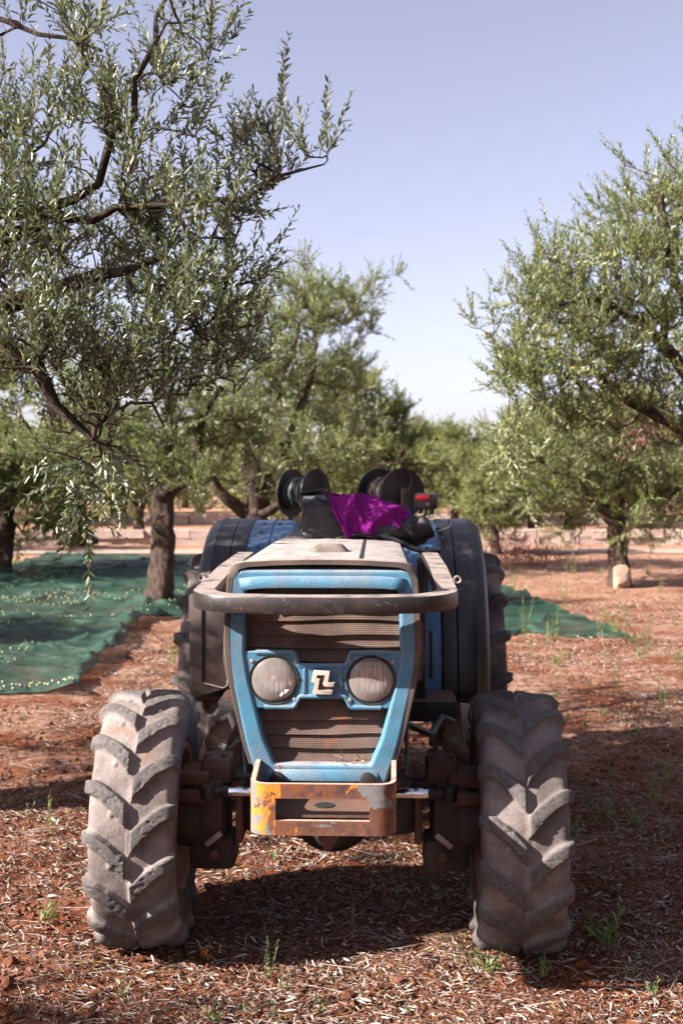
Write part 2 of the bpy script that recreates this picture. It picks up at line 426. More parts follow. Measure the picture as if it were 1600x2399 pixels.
m_twig = simple('olive_twig', (.075, .068, .048), .85, 0, .3, 8)
def soil_mat():
    k = Mt('red_soil')
    n = k.noise(.9, 6, .6); f = k.noise(22, 8, .72)
    c = k.mix(k.rng(f, .3, .72), (0.040, 0.010, 0.004), (0.225, 0.066, 0.025))
    c = k.mix(k.rng(k.noise(55, 6, .75), .52, .70), c, (0.30, 0.125, 0.060))
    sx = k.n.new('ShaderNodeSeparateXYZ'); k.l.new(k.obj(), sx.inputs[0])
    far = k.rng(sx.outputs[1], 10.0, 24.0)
    straw = k.math('MULTIPLY', k.rng(k.noise(1.6, 6, .6), .36, .62), k.rng(k.noise(16, 8, .8, vec=k.scale(k.obj(), (1, .6, 1))), .38, .60))
    c = k.mix(k.math('MULTIPLY', straw, k.mixf(k.rng(sx.outputs[1], 5.0, 10.0), .35, .9)), c, (0.36, 0.25, 0.19))
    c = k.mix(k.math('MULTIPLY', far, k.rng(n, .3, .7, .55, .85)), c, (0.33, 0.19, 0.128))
    k.bump(k.math('ADD', f, k.math('MULTIPLY', k.noise(110, 6, .75), .5)), .9, .02)
    return k.fin(c, .95, spec=.15)
m_soil = soil_mat()
def litter_mat():
    k = Mt('dry_leaf_litter'); r = k.island()
    q = k.math('FRACT', k.math('MULTIPLY', r, 19.0))
    c = k.mix(k.rng(r, .1, .9), (0.15, 0.082, 0.054), (0.45, 0.38, 0.345))
    c = k.mix(k.math('GREATER_THAN', q, .68), c, (0.17, 0.058, 0.026))
    c = k.mix(k.math('GREATER_THAN', q, .965), c, (0.27, 0.20, 0.07))
    return k.fin(c, .75, spec=.25)
m_litter = litter_mat()
m_stone = simple('pale_terrace_stone', (.36, .27, .235), .95, 0, .3, 6, .6)
m_rock = simple('red_stained_rock', (.30, .19, .145), .95, 0, .35, 9, .7)
m_path = simple('pale_dirt_track', (.30, .212, .168), .95, 0, .12, 2.5, .3)
def net_mat():
    k = Mt('green_harvest_net')
    c = k.mix(k.rng(k.noise(2.2, 6, .6), .3, .7), (0.005, 0.030, 0.019), (0.019, 0.068, 0.042))
    c = k.mix(k.rng(k.noise(.8, 4), .55, .75), c, (0.060, 0.092, 0.066))
    k.bump(k.noise(9, 7, .65, .5, vec=k.scale(k.obj(), (.6, 1.3, 1))), .9, .05)
    k.fin(c, .5)
    tr = k.n.new('ShaderNodeBsdfTransparent'); mx = k.n.new('ShaderNodeMixShader')
    k.setin(mx.inputs[0], k.math('MULTIPLY', k.rng(k.noise(260, 2), .36, .62, .15, .75), k.rng(k.noise(1.3, 5, .6), .35, .7, .12, 1.0)))
    k.l.new(k.b.outputs[0], mx.inputs[1]); k.l.new(tr.outputs[0], mx.inputs[2]); k.l.new(mx.outputs[0], k.out.inputs[0])
    return k.m
m_net = net_mat()
def olive_mat():
    k = Mt('fallen_olive_skin')
    c = k.mix(k.rng(k.island(), .35, .65), (.40, .42, .12), (.56, .54, .32))
    c = k.mix(k.math('GREATER_THAN', k.island(), .8), c, (.12, .05, .06))
    return k.fin(c, .3)
m_olive = olive_mat()

# ------------------------------------------------------------------ the ground
def ground_z(x, y):
    h = (fbm(x*1.1, y*1.1, 3, 4)-.5)*.05 + (fbm(x*7, y*7, 9, 3)-.5)*.018
    flat = sstep((np.hypot(x, (y-5.2)*.6)-1.0)/1.6)                      # firm where the tractor stands
    return h*(.25+.75*flat)*sstep((60-y)/40)
xs = np.concatenate([-np.geomspace(2400, 4.2, 44), np.linspace(-4, 4, 260), np.geomspace(4.2, 2400, 44)])
ys = np.concatenate([-np.geomspace(60, 1.2, 16), np.linspace(-1, 2.4, 20), np.linspace(2.45, 11, 300), np.linspace(11.1, 34, 190), np.geomspace(34.5, 2600, 46)])
GX, GY = np.meshgrid(xs, ys, indexing='ij')
GZ = ground_z(GX, GY)
me = quads('ground', np.stack([GX, GY, GZ], -1), grid_faces(len(xs), len(ys)), True)
tag(link('ground', me, m_soil), kind='structure')

# pale dirt track in front of the low stone wall
px_ = np.linspace(-60, 60, 160); V = []
for x in px_:
    w = .5*math.sin(x*.4)+.4*math.sin(x*.17+1)
    for t in (0, .33, .66, 1):
        V.append((x, 26.6+.25*w+1.7*t+.1*math.sin(x*2.1+t), .022+.02*math.sin(math.pi*t)))
tag(link('path', quads('path', V, grid_faces(160, 4), True), m_path), kind='structure')

# ------------------------------------------------------------------ low stone walls, stone by stone
def stone_mesh(seed):
    r = random.Random(seed); bm = bmesh.new(); bmesh.ops.create_cube(bm, size=1)
    bmesh.ops.subdivide_edges(bm, edges=bm.edges, cuts=1)
    for v in bm.verts:
        q = max(abs(v.co.x), abs(v.co.y), abs(v.co.z)); n = v.co.normalized()
        v.co = v.co*(.86+.10*r.random()) + n*.03
    me = bpy.data.meshes.new('stone'); bm.to_mesh(me); bm.free(); me.materials.append(m_stone); return me
stone_variants = [stone_mesh(i) for i in range(8)]
def stone_wall(label, y, x0, x1, h, lmin, lmax, courses, seed):
    r = random.Random(seed); root = empty('stone_wall', ((x0+x1)/2, y, 0)); tag(root, label, 'wall')
    for c in range(courses):
        x = x0 + r.random()*.3
        while x < x1:
            L = r.uniform(lmin, lmax); hh = h/courses
            o = link('stone', r.choice(stone_variants), parent=root)
            o.location = (x+L/2-(x0+x1)/2, r.uniform(-.05, .05), hh*(c+.46)+r.uniform(-.015, .015))
            o.scale = (L*1.03, .42*r.uniform(.85, 1.1), hh*r.uniform(.95, 1.18)); o.rotation_euler = (r.uniform(-.05, .05), r.uniform(-.05, .05), r.uniform(-.06, .06)+math.pi*r.randint(0, 1))
            x += L
stone_wall('low pale stone wall running across the grove behind the dirt track', 30.5, -11.5, 11.5, .40, .35, .75, 2, 5)
stone_wall('second low stone wall, smaller and farther back between the tree rows', 44, -15, 15, .42, .6, 1.2, 1, 8)

# ------------------------------------------------------------------ olive trees
class Tree:
    def __init__(s): s.P = []; s.par = []; s.rmin = []; s.chains = []; s.tips = []
    def node(s, p, par, r=0.0): s.P.append(np.array(p, float)); s.par.append(par); s.rmin.append(r); return len(s.P)-1
    def limb(s, pts, rad, start=None, step=.14, jit=.02):
        """a guided limb through pts"""
        pts = [np.array(p, float) for p in pts]; n = len(pts); ch = []
        cur = start
        if start is None: cur = s.node(pts[0], -1, rad[0]); ch.append(cur)
        else: ch.append(start)
        for i in range(n-1):
            p0 = pts[max(i-1, 0)]; p1 = pts[i]; p2 = pts[i+1]; p3 = pts[min(i+2, n-1)]
            k = max(1, int(np.linalg.norm(p2-p1)/step))
            for j in range(1, k+1):
                t = j/k
                q = .5*((2*p1)+(-p0+p2)*t+(2*p0-5*p1+4*p2-p3)*t*t+(-p0+3*p1-3*p2+p3)*t**3)
                q = q + rng.normal(0, jit, 3)*(1 if t < 1 else .3)
                cur = s.node(q, cur, rad[i]*(1-t)+rad[i+1]*t); ch.append(cur)
        s.chains.append(ch); return cur
    def near(s, p, zpen=.35):
        A = np.array(s.P); d = p-A; c = np.linalg.norm(d, axis=1) + zpen*np.maximum(-d[:, 2], 0); c[:s.base] += 4
        return int(np.argmin(c))
    def grow(s, pts, step=.14, wob=.05, sag=.08):
        A = np.array(s.P); order = np.argsort([np.min(np.linalg.norm(A-p, axis=1)) for p in pts])
        for oi in order:
            p = pts[oi]; st = s.near(p); p0 = s.P[st]; d = np.linalg.norm(p-p0)
            if d < .04: continue
            k = max(2, int(d/step)); ch = [st]; cur = st
            off = rng.normal(0, wob, 3)*d; off[2] += sag*d
            for j in range(1, k+1):
                t = j/k; q = p0+(p-p0)*t+off*math.sin(math.pi*t)+rng.normal(0, .012, 3)*(t < 1)
                cur = s.node(q, cur); ch.append(cur)
            s.chains.append(ch); s.tips.append(cur)
    def wood(s, tip=.0035, e=2.3, maxr=None):
        n = len(s.P); acc = np.zeros(n); par = s.par; nch = np.zeros(n, int)
        for i in range(n):
            if par[i] >= 0: nch[par[i]] += 1
        rad = np.zeros(n)
        for i in range(n-1, -1, -1):
            r = tip if acc[i] == 0 else acc[i]**(1/e)*1.0
            if maxr: r = min(r, maxr)
            r = max(r, s.rmin[i]); rad[i] = r
            if par[i] >= 0: acc[par[i]] += r**e if s.rmin[par[i]] == 0 else min(r, .02)**e
        s.rad = rad; V = []; F = []; off = 0
        for ch in s.chains:
            P = np.array([s.P[i] for i in ch]); rr = np.array([rad[i] for i in ch])
            if s.rmin[ch[1]] == 0 and s.rmin[ch[0]] > 0: rr[0] = min(rr[0], rr[1]*1.25)
            elif len(ch) > 2: rr[0] = min(rr[0], rr[1]*1.3)
            big = rr.max(); ns = 14 if big > .08 else (8 if big > .02 else (5 if big > .008 else 4))
            T = np.gradient(P, axis=0); T = unit(T)
            ref = np.array([.3, .95, .1]) if abs(T[0][2]) > .6 else np.array([0, 0, 1.0])
            X = unit(np.cross(T, ref)); Y = np.cross(X, T)
            a = np.arange(ns)*2*math.pi/ns
            gn = np.ones((len(ch), ns))
            if big > .05:                                     # gnarled, fluted old wood
                zz = np.cumsum(np.r_[0, np.linalg.norm(np.diff(P, axis=0), axis=1)])
                gn = 1+.16*(vnoise(a[None, :]*2.2+zz[:, None]*2, zz[:, None]*9+a[None, :]*0, 15)-.5)+.13*np.sin(3*a[None, :]+2.1*zz[:, None]+1)+.09*np.sin(5*a[None, :]-3*zz[:, None])+.12*(vnoise(a[None, :]*1.3+zz[:, None]*0, zz[:, None]*6+a[None, :]*0, 5)-.5)
            ring = P[:, None, :]+(X[:, None, :]*np.cos(a)[None, :, None]+Y[:, None, :]*np.sin(a)[None, :, None])*(rr[:, None]*gn)[:, :, None]
            m = len(ch); V.append(ring.reshape(-1, 3))
            i, j = np.meshgrid(np.arange(m-1), np.arange(ns), indexing='ij'); i = i.ravel(); j = j.ravel(); j2 = (j+1) % ns
            F.append(off+np.stack([i*ns+j, i*ns+j2, (i+1)*ns+j2, (i+1)*ns+j], 1)); off += m*ns
            # close the tip
            tipv = off-ns
            if ns >= 4: F.append(np.array([[tipv, tipv+1, tipv+2, tipv+3]]))
        return quads('trunk', np.concatenate(V), np.concatenate(F), True)
    def shoots(s, per=3, L=(.18, .38), up=.55, gap=.022, leaf=.056, keep=None, droop_z=None):
        """leafy shoots round every tip: returns leaf arrays and twig meshes"""
        B, D, N, LL = [], [], [], []; tw = []
        for t in s.tips:
            p = s.P[t]; pp = s.P[s.par[t]]; gp = s.P[s.par[s.par[t]]] if s.par[s.par[t]] >= 0 else pp
            d0 = unit(p-gp+1e-6)
            for k in range(per):
                lz = up if (droop_z is None or p[2] > droop_z) else -.35
                d = unit(d0*.55+np.array([0, 0, lz])+rng.normal(0, .42, 3))
                l = rng.uniform(*L); n = max(3, int(l/gap))
                tt = np.linspace(.08, 1, n); bend = rng.normal(0, .10, 3)+np.array([0, 0, .05 if lz > 0 else -.12])
                start = p if k == 0 else p+(pp-p)*rng.uniform(0, 1)
                Q = start+d*l*tt[:, None]+bend*l*(tt**2)[:, None]
                tw.append((start, Q[n//2], Q[-1]))
                td = unit(np.gradient(Q, axis=0))
                s1 = unit(np.cross(td, rng.normal(0, 1, 3)))
                flip = np.arange(n) % 2
                s2 = np.cross(td, s1); side = np.where(flip[:, None] == 0, s1, s2)
                for sg in (1, -1):
                    ok = rng.random(n) < .88
                    dd = unit(td*rng.uniform(.6, 1.1, (n, 1))+side*sg*rng.uniform(.45, .95, (n, 1))+rng.normal(0, .12, (n, 3)))
                    nn = td-dd*np.sum(td*dd, 1, keepdims=True)+rng.normal(0, .25, (n, 3))+np.array([0, 0, .35])
                    B.append(Q[ok]); D.append(dd[ok]); N.append(nn[ok]); LL.append((leaf*rng.uniform(.65, 1.2, n)*(1-.35*tt**4))[ok])
        return np.concatenate(B), np.concatenate(D), np.concatenate(N), np.concatenate(LL), tw

def leaf_mesh(name, B, D, N, L, w=.28, curl=.10):
    D = unit(D); N = unit(N-D*np.sum(N*D, 1, keepdims=True)); S = np.cross(D, N)
    L = L[:, None]; n = len(B); V = np.empty((n, 6, 3), np.float32); c = (rng.random((n, 1))-.35)*curl*2
    V[:, 0] = B; V[:, 3] = B+D*L-N*L*c*.6
    V[:, 1] = B+D*L*.32+S*L*w*.46+N*L*.06; V[:, 2] = B+D*L*.70+S*L*w*.42+N*L*(.05-c*.2)
    V[:, 5] = B+D*L*.32-S*L*w*.46+N*L*.06; V[:, 4] = B+D*L*.70-S*L*w*.42+N*L*(.05-c*.2)
    i = np.arange(n)[:, None]*6
    F = np.concatenate([i+np.array([[0, 1, 2, 3]]), i+np.array([[0, 3, 4, 5]])])
    return quads(name, V, F)

def twig_mesh(name, tw, r=.0017):
    V = []; F = []; off = 0
    for a, b, c in tw:
        P = np.array([a, b, c])
        for k in range(3):
            q = r*(1-.3*k)
            V += [P[k]+(q, 0, -q*.6), P[k]+(-q, 0, -q*.6), P[k]+(0, q*.5, q), P[k]+(0, -q, .2*q)]
        for k in range(2):
            for j in range(4): F.append((off+k*4+j, off+k*4+(j+1) % 4, off+k*4+4+(j+1) % 4, off+k*4+4+j))
        off += 12
    return quads(name, V, F)

def sample_lobes(lobes, dens=1.0):
    out = []
    for (x, y, z, rx, ry, rz, n) in lobes:
        m = max(1, int(n*dens)); g = max(1, m//4)
        q = unit(rng.normal(0, 1, (g, 3)))*(rng.random((g, 1))**.42)
        ctr = np.array([x, y, z])+q*np.array([rx, ry, rz]); sc = .30*(rx+ry+rz)/3
        out.append(ctr[rng.integers(0, g, m)]+rng.normal(0, 1, (m, 3))*sc*np.array([1, 1, .7]))
    return np.concatenate(out)

def finish_tree(T, name, label, group, mat, origin, per, L, gap, leaf, up=.55, droop_z=None, single=0, tip=.0035, twigs=True):
    org = np.array(origin, float)
    root = empty(name, origin); tag(root, label, 'tree', group)
    wood = T.wood(tip); B, D, N, LL, tw = T.shoots(per, L, up, gap, leaf, droop_z=droop_z)
    wood.transform(Matrix.Translation(-Vector(origin))); link('trunk', wood, m_bark, root)
    if twigs:
        tm = twig_mesh('twigs', tw, max(.0016, tip*.5)); tm.transform(Matrix.Translation(-Vector(origin))); link('twigs', tm, m_twig, root)
    B = B-org
    if single:
        # the leaves that show largest are leaf objects of their own
        W = B+org; vis = (W[:, 1] > 1) & (np.abs(W[:, 0]/W[:, 1]) < .29) & (np.abs((W[:, 2]-1.75)/W[:, 1]-.0) < .42)
        size = np.where(vis, LL/np.maximum(W[:, 1], .5), 0); idx = np.argsort(-size)[:single]
        lm = leaf_mesh('leaf', np.zeros((1, 3)), np.array([[1., 0, 0]]), np.array([[0, 0, 1.]]), np.array([1.]))
        for i in idx:
            x = Vector(D[i]).normalized(); z = Vector(N[i]); z = (z-x*z.dot(x)).normalized(); y = z.cross(x)
            o = link('leaf', lm, mat, root); M = Matrix((x, y, z)).transposed()
            o.location = B[i]; o.rotation_euler = M.to_euler(); o.scale = (LL[i],)*3
        k = np.ones(len(B), bool); k[idx] = False; B, D, N, LL = B[k], D[k], N[k], LL[k]
    cr = link('crown', leaf_mesh('crown', B, D, N, LL), mat, root)
    if single: cr['kind'] = 'stuff'
    return root

NEAR = [(-0.79, 5.0, 3.75, 0.13, 0.45, 0.17, 12), (-0.75, 5.0, 3.54, 0.15, 0.45, 0.11, 10), (-1.0, 5.0, 3.44, 0.17, 0.45, 0.11, 4), (-0.94, 5.0, 3.25, 0.23, 0.45, 0.13, 15), (-0.63, 5.0, 3.23, 0.21, 0.45, 0.11, 13), (-0.2, 5.0, 3.11, 0.17, 0.2, 0.04, 13), (-0.49, 5.0, 2.96, 0.11, 0.45, 0.1, 8), (-0.84, 5.0, 3.0, 0.29, 0.45, 0.15, 20), (-1.38, 5.0, 3.35, 0.19, 0.45, 0.17, 13), (-1.4, 5.0, 3.06, 0.21, 0.45, 0.17, 16), (-1.12, 5.0, 2.86, 0.29, 0.45, 0.15, 20), (-0.58, 5.0, 2.78, 0.23, 0.45, 0.15, 20), (-1.39, 5.0, 2.71, 0.17, 0.45, 0.13, 10), (-0.93, 5.0, 2.63, 0.29, 0.45, 0.13, 16), (-0.54, 5.0, 2.59, 0.15, 0.45, 0.1, 8), (-0.68, 5.0, 2.44, 0.25, 0.45, 0.13, 26), (-1.14, 5.0, 2.4, 0.27, 0.45, 0.13, 23), (-1.39, 5.0, 2.17, 0.15, 0.45, 0.17, 11), (-1.06, 5.0, 2.21, 0.25, 0.45, 0.15, 23), (-0.68, 5.0, 2.21, 0.29, 0.45, 0.13, 25), (-0.43, 5.0, 2.23, 0.13, 0.45, 0.1, 8), (-1.12, 5.0, 2.02, 0.19, 0.45, 0.13, 16), (-0.87, 5.0, 2.04, 0.21, 0.45, 0.1, 13), (-1.14, 5.0, 1.85, 0.1, 0.45, 0.11, 8), (-1.14, 5.0, 1.83, 0.06, 0.45, 0.1, 3), (-1.1, 5.0, 1.71, 0.07, 0.45, 0.07, 3), (-1.46, 5.0, 3.71, 0.11, 0.45, 0.1, 3), (-1.21, 5.0, 3.71, 0.15, 0.45, 0.06, 3), (-1.13, 5.0, 3.58, 0.11, 0.45, 0.06, 3)]
TRUNKED = [(-2.72, 14.7, 2.88, 0.84, 1.6, 0.51, 40), (-2.05, 14.7, 2.43, 0.84, 1.6, 0.45, 45), (-3.01, 14.7, 2.14, 0.84, 1.6, 0.34, 30), (-1.49, 14.7, 1.98, 0.62, 1.6, 0.34, 30), (-1.26, 14.7, 2.54, 0.51, 1.6, 0.39, 26), (-1.88, 14.7, 1.75, 0.51, 1.6, 0.23, 18), (-3.51, 14.7, 2.43, 0.56, 1.6, 0.51, 26), (-2.56, 14.7, 1.81, 0.39, 1.6, 0.2, 10)]
TALL = [(-0.68, 21.0, 5.13, 0.48, 1.8, 0.48, 22), (-0.19, 21.0, 4.81, 0.56, 1.8, 0.48, 26), (-1.16, 21.0, 4.81, 0.72, 1.8, 0.48, 30), (-1.64, 21.0, 4.32, 0.8, 1.8, 0.72, 36), (-0.51, 21.0, 3.92, 0.88, 1.8, 0.56, 40), (0.13, 21.0, 4.97, 0.48, 1.8, 0.32, 14), (0.13, 21.0, 4.24, 0.4, 1.8, 0.4, 14), (-1.16, 21.0, 3.2, 1.13, 1.8, 0.72, 50), (-0.03, 21.0, 3.12, 0.56, 1.8, 0.64, 30), (-1.8, 21.0, 2.39, 0.96, 1.8, 0.64, 40), (-0.51, 21.0, 2.15, 1.05, 1.8, 0.56, 46), (0.29, 21.0, 2.07, 0.48, 1.8, 0.48, 18), (-2.44, 21.0, 3.36, 0.64, 1.8, 0.72, 24), (-1.16, 21.0, 1.51, 1.13, 1.8, 0.32, 26), (0.61, 21.0, 5.05, 0.16, 1.8, 0.2, 4)]
RIGHT = [(2.96, 10.5, 4.34, 0.18, 1.0, 0.32, 24), (2.7, 10.5, 4.3, 0.16, 1.0, 0.24, 16), (2.74, 10.5, 3.92, 0.32, 1.0, 0.24, 34), (3.1, 10.5, 3.92, 0.24, 1.0, 0.36, 34), (2.5, 10.5, 3.6, 0.36, 1.0, 0.2, 34), (2.94, 10.5, 3.36, 0.4, 1.0, 0.28, 40), (1.97, 10.5, 3.48, 0.28, 1.0, 0.2, 26), (1.73, 10.5, 3.24, 0.24, 1.0, 0.2, 20), (2.17, 10.5, 3.2, 0.32, 1.0, 0.24, 32), (1.81, 10.5, 2.88, 0.28, 1.0, 0.2, 26), (2.3, 10.5, 2.75, 0.36, 1.0, 0.24, 34), (1.55, 10.5, 2.63, 0.2, 1.0, 0.16, 16), (1.93, 10.5, 2.51, 0.24, 1.0, 0.16, 16), (2.74, 10.5, 2.8, 0.4, 1.0, 0.32, 36), (3.1, 10.5, 2.55, 0.28, 1.0, 0.4, 32), (2.54, 10.5, 2.31, 0.36, 1.0, 0.2, 24), (1.53, 10.5, 2.15, 0.16, 1.0, 0.16, 8)]
MID = [(3.51, 18.5, 2.46, 0.78, 1.6, 0.5, 44), (2.8, 18.5, 2.17, 0.5, 1.6, 0.42, 26), (4.29, 18.5, 2.1, 0.85, 1.6, 0.57, 50), (5.07, 18.5, 2.46, 0.64, 1.6, 0.64, 40), (3.8, 18.5, 1.61, 0.78, 1.6, 0.35, 36), (4.72, 18.5, 1.54, 0.78, 1.6, 0.42, 40), (5.35, 18.5, 1.54, 0.57, 1.6, 0.42, 26), (4.5, 18.5, 1.04, 0.5, 1.6, 0.28, 18), (3.09, 18.5, 1.61, 0.57, 1.6, 0.35, 24), (5.35, 18.5, 0.9, 0.28, 1.6, 0.21, 8)]
NEAR_OUT = [(-2.4, 5.3, 3.0, 0.7, 0.7, 0.5, 102), (-2.2, 5.4, 3.9, 0.7, 0.7, 0.5, 85), (-3.3, 5.4, 3.9, 0.9, 0.9, 0.5, 119), (-4.4, 6.2, 3.9, 0.8, 0.8, 0.7, 85), (-4.6, 4.0, 3.3, 0.6, 0.6, 0.5, 44), (-2.4, 7.2, 3.3, 0.7, 0.7, 0.5, 27), (-3.0, 5.2, 2.3, 0.5, 0.6, 0.4, 44), (-1.55, 6.7, 3.0, 0.6, 0.7, 0.5, 34), (-1.9, 7.7, 2.9, 0.6, 0.6, 0.5, 24), (-5.7, 5.6, 3.1, 0.9, 0.9, 0.6, 90), (-2.4, 6.3, 3.4, 0.6, 0.7, 0.5, 20), (-5.0, 4.9, 3.7, 0.7, 0.6, 0.4, 40)]
RIGHT_OUT = [(4.4,11.0,4.0,.8,.9,.7,70),(4.9,11.5,3.0,.8,.9,.7,50),(3.9,11.9,3.3,.7,.7,.7,40)]


def trunk_guides(T, base, fork, r0, r1, limbs, lean=(0, 0)):
    b = np.array(base, float); f = np.array(fork, float)
    top = T.limb([b+(0, 0, -.15), b+(0, 0, .12), b+(f-b)*.45+(lean[0], lean[1], 0), f], [r0*1.38, r0*1.12, (r0+r1)/2, r1], step=.09, jit=.012)
    T.base = len(T.P)-2
    for pts, rad in limbs: T.limb([f+(0, 0, -.05)]+pts, rad, start=top, step=.13, jit=.02)

# near olive whose branches reach in from the left edge
T = Tree()
trunk_guides(T, (-3.9, 5.6, 0), (-3.75, 5.5, 1.25), .24, .19, [
    ([(-3.0, 5.2, 1.95), (-2.1, 5.0, 2.38), (-1.55, 5.0, 2.36), (-1.33, 5.0, 2.24), (-1.26, 5.0, 2.08), (-1.08, 5.0, 1.92)], [.10, .075, .055, .040, .034, .024, .012]),
    ([(-3.1, 5.3, 2.3), (-2.3, 5.1, 2.55), (-1.65, 5.05, 2.5), (-1.2, 5.0, 2.60), (-.95, 4.95, 2.66), (-.78, 5.0, 2.74)], [.10, .08, .055, .05, .034, .020, .010]),
    ([(-3.4, 5.4, 2.6), (-2.7, 5.2, 3.4), (-1.9, 5.1, 3.75), (-1.5, 5.0, 3.78), (-1.05, 5.0, 3.63)], [.09, .06, .035, .016, .012, .007]),
    ([(-1.9, 5.2, 2.62), (-1.2, 5.1, 3.0), (-.9, 5.0, 3.5), (-.75, 5.0, 3.9)], [.05, .04, .022, .014, .007]),
    ([(-1.9, 5.15, 2.75), (-1.0, 5.05, 2.95), (-.55, 5.0, 2.98), (-.30, 5.0, 3.06), (-.08, 4.98, 3.13)], [.05, .035, .018, .009, .006, .003]),
    ([(-4.2, 5.9, 2.4), (-4.6, 6.2, 3.4), (-4.7, 6.4, 4.2)], [.10, .07, .045, .02]),
    ([(-4.3, 4.9, 2.2), (-4.6, 4.2, 2.9), (-4.7, 3.7, 3.6)], [.08, .055, .03, .012]),
    ([(-3.3, 6.2, 2.3), (-2.6, 7.0, 3.0), (-2.3, 7.5, 3.6)], [.08, .055, .03, .012])])
pts = sample_lobes(NEAR, 1.0)
pts2 = sample_lobes(NEAR_OUT, 1.0)
T.grow(np.concatenate([pts, pts2]), step=.11)
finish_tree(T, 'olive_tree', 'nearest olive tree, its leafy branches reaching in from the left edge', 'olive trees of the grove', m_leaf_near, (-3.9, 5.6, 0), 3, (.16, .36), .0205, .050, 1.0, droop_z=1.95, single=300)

# olive with its trunk standing in the green net
T = Tree()
trunk_guides(T, (-2.36, 14.7, 0), (-2.30, 14.7, 1.55), .165, .135, [
    ([(-2.05, 14.6, 1.75), (-1.86, 14.5, 2.05), (-1.80, 14.4, 2.5), (-1.5, 14.3, 2.9)], [.11, .10, .075, .06, .03]),
    ([(-2.2, 14.6, 2.0), (-2.15, 14.5, 2.5), (-2.2, 14.5, 2.9)], [.10, .08, .06, .03]),
    ([(-2.6, 14.6, 1.9), (-3.1, 14.6, 2.2), (-3.6, 14.6, 2.6)], [.10, .08, .05, .025]),
    ([(-2.4, 15.1, 2.0), (-2.3, 15.8, 2.6)], [.08, .06, .025])], lean=(.05, 0))
T.grow(sample_lobes(TRUNKED, 1.0), step=.16)
finish_tree(T, 'olive_tree', 'olive tree with a bare dark trunk standing in the green net', 'olive trees of the grove', m_leaf, (-2.36, 14.7, 0), 7, (.2, .42), .024, .066, .45, tip=.005)

# tall olive behind the tractor's left side
T = Tree()
trunk_guides(T, (-1.55, 21.0, 0), (-1.6, 21.0, 1.1), .26, .2, [
    ([(-2.2, 20.8, 1.5), (-2.6, 20.7, 2.3)], [.13, .1, .05]), ([(-1.2, 20.9, 2.0), (-.7, 20.8, 3.2), (-.45, 20.7, 4.0)], [.14, .11, .07, .03]),
    ([(-1.5, 20.6, 2.2), (-1.1, 20.4, 3.5), (-.7, 20.4, 4.6)], [.12, .1, .06, .02]), ([(-1.8, 21.4, 2.2), (-1.9, 21.6, 3.6)], [.12, .09, .03]),
    ([(-.9, 20.7, 1.4), (-.2, 20.6, 1.9)], [.10, .07, .03])])
T.grow(sample_lobes(TALL, 1.0), step=.2)
finish_tree(T, 'olive_tree', 'tall olive tree rising behind the left hose reel', 'olive trees of the grove', m_leaf, (-1.55, 21.0, 0), 7, (.25, .5), .03, .082, .6, tip=.006)

# olive reaching in from the right edge
T = Tree()
trunk_guides(T, (4.15, 11.0, 0), (4.0, 10.9, 1.4), .23, .18, [
    ([(3.6, 10.7, 2.2), (3.2, 10.6, 2.75), (2.95, 10.5, 3.05), (3.0, 10.5, 3.3), (2.75, 10.4, 3.25)], [.11, .09, .06, .045, .035, .02]),
    ([(3.4, 10.6, 2.0), (2.8, 10.5, 2.4), (2.2, 10.4, 2.75), (1.9, 10.3, 2.9)], [.10, .07, .05, .035, .015]),
    ([(3.6, 10.8, 2.6), (3.1, 10.6, 3.6), (2.95, 10.5, 4.4)], [.10, .07, .04, .015]),
    ([(4.4, 11.2, 2.6), (4.7, 11.3, 3.8)], [.10, .07, .03]),
    ([(3.3, 10.4, 2.5), (2.5, 10.3, 3.3), (1.8, 10.2, 3.3)], [.07, .05, .03, .012])])
T.grow(np.concatenate([sample_lobes(RIGHT, 1.0), sample_lobes(RIGHT_OUT, 1.0)]), step=.15)
finish_tree(T, 'olive_tree', 'large pale olive tree reaching in from the right edge', 'olive trees of the grove', m_leaf, (4.15, 11.0, 0), 4, (.2, .42), .024, .062, .7, tip=.0045)

# olive with the rock at its foot
T = Tree()
trunk_guides(T, (4.58, 18.7, 0), (4.5, 18.6, 1.0), .17, .14, [
    ([(4.0, 18.5, 1.5), (3.4, 18.4, 1.9), (3.0, 18.4, 2.2)], [.10, .07, .045, .02]), ([(4.9, 18.4, 1.5), (5.3, 18.3, 1.55), (5.8, 18.3, 1.7)], [.10, .08, .06, .03]),
    ([(4.5, 18.4, 1.7), (4.6, 18.3, 2.3)], [.1, .07, .03]), ([(4.2, 18.9, 1.6), (4.0, 19.2, 2.2)], [.09, .06, .03])])
T.grow(sample_lobes(MID, 1.0), step=.18)
rk = finish_tree(T, 'olive_tree', 'olive tree with a pale rock leaning at its foot, right of the tractor', 'olive trees of the grove', m_leaf, (4.58, 18.7, 0), 7, (.22, .46), .026, .072, .35, tip=.005)
# a dead rust-red twig cluster hanging in that tree
n = 420; q = rng.normal(0, 1, (n, 3))*np.array([.22, .2, .13])+np.array([0, 0, 0]); q[:, 2] += .45*np.abs(q[:, 0])*np.sign(q[:, 0])
dm = leaf_mesh('dry_twigs', q, rng.normal(0, 1, (n, 3))+(0, 0, -.6), rng.normal(0, 1, (n, 3)), rng.uniform(.05, .09, n))
link('dry_twigs', dm, m_leaf_dry, rk, loc=(-.05, -1.9, 2.48))['kind'] = 'stuff'

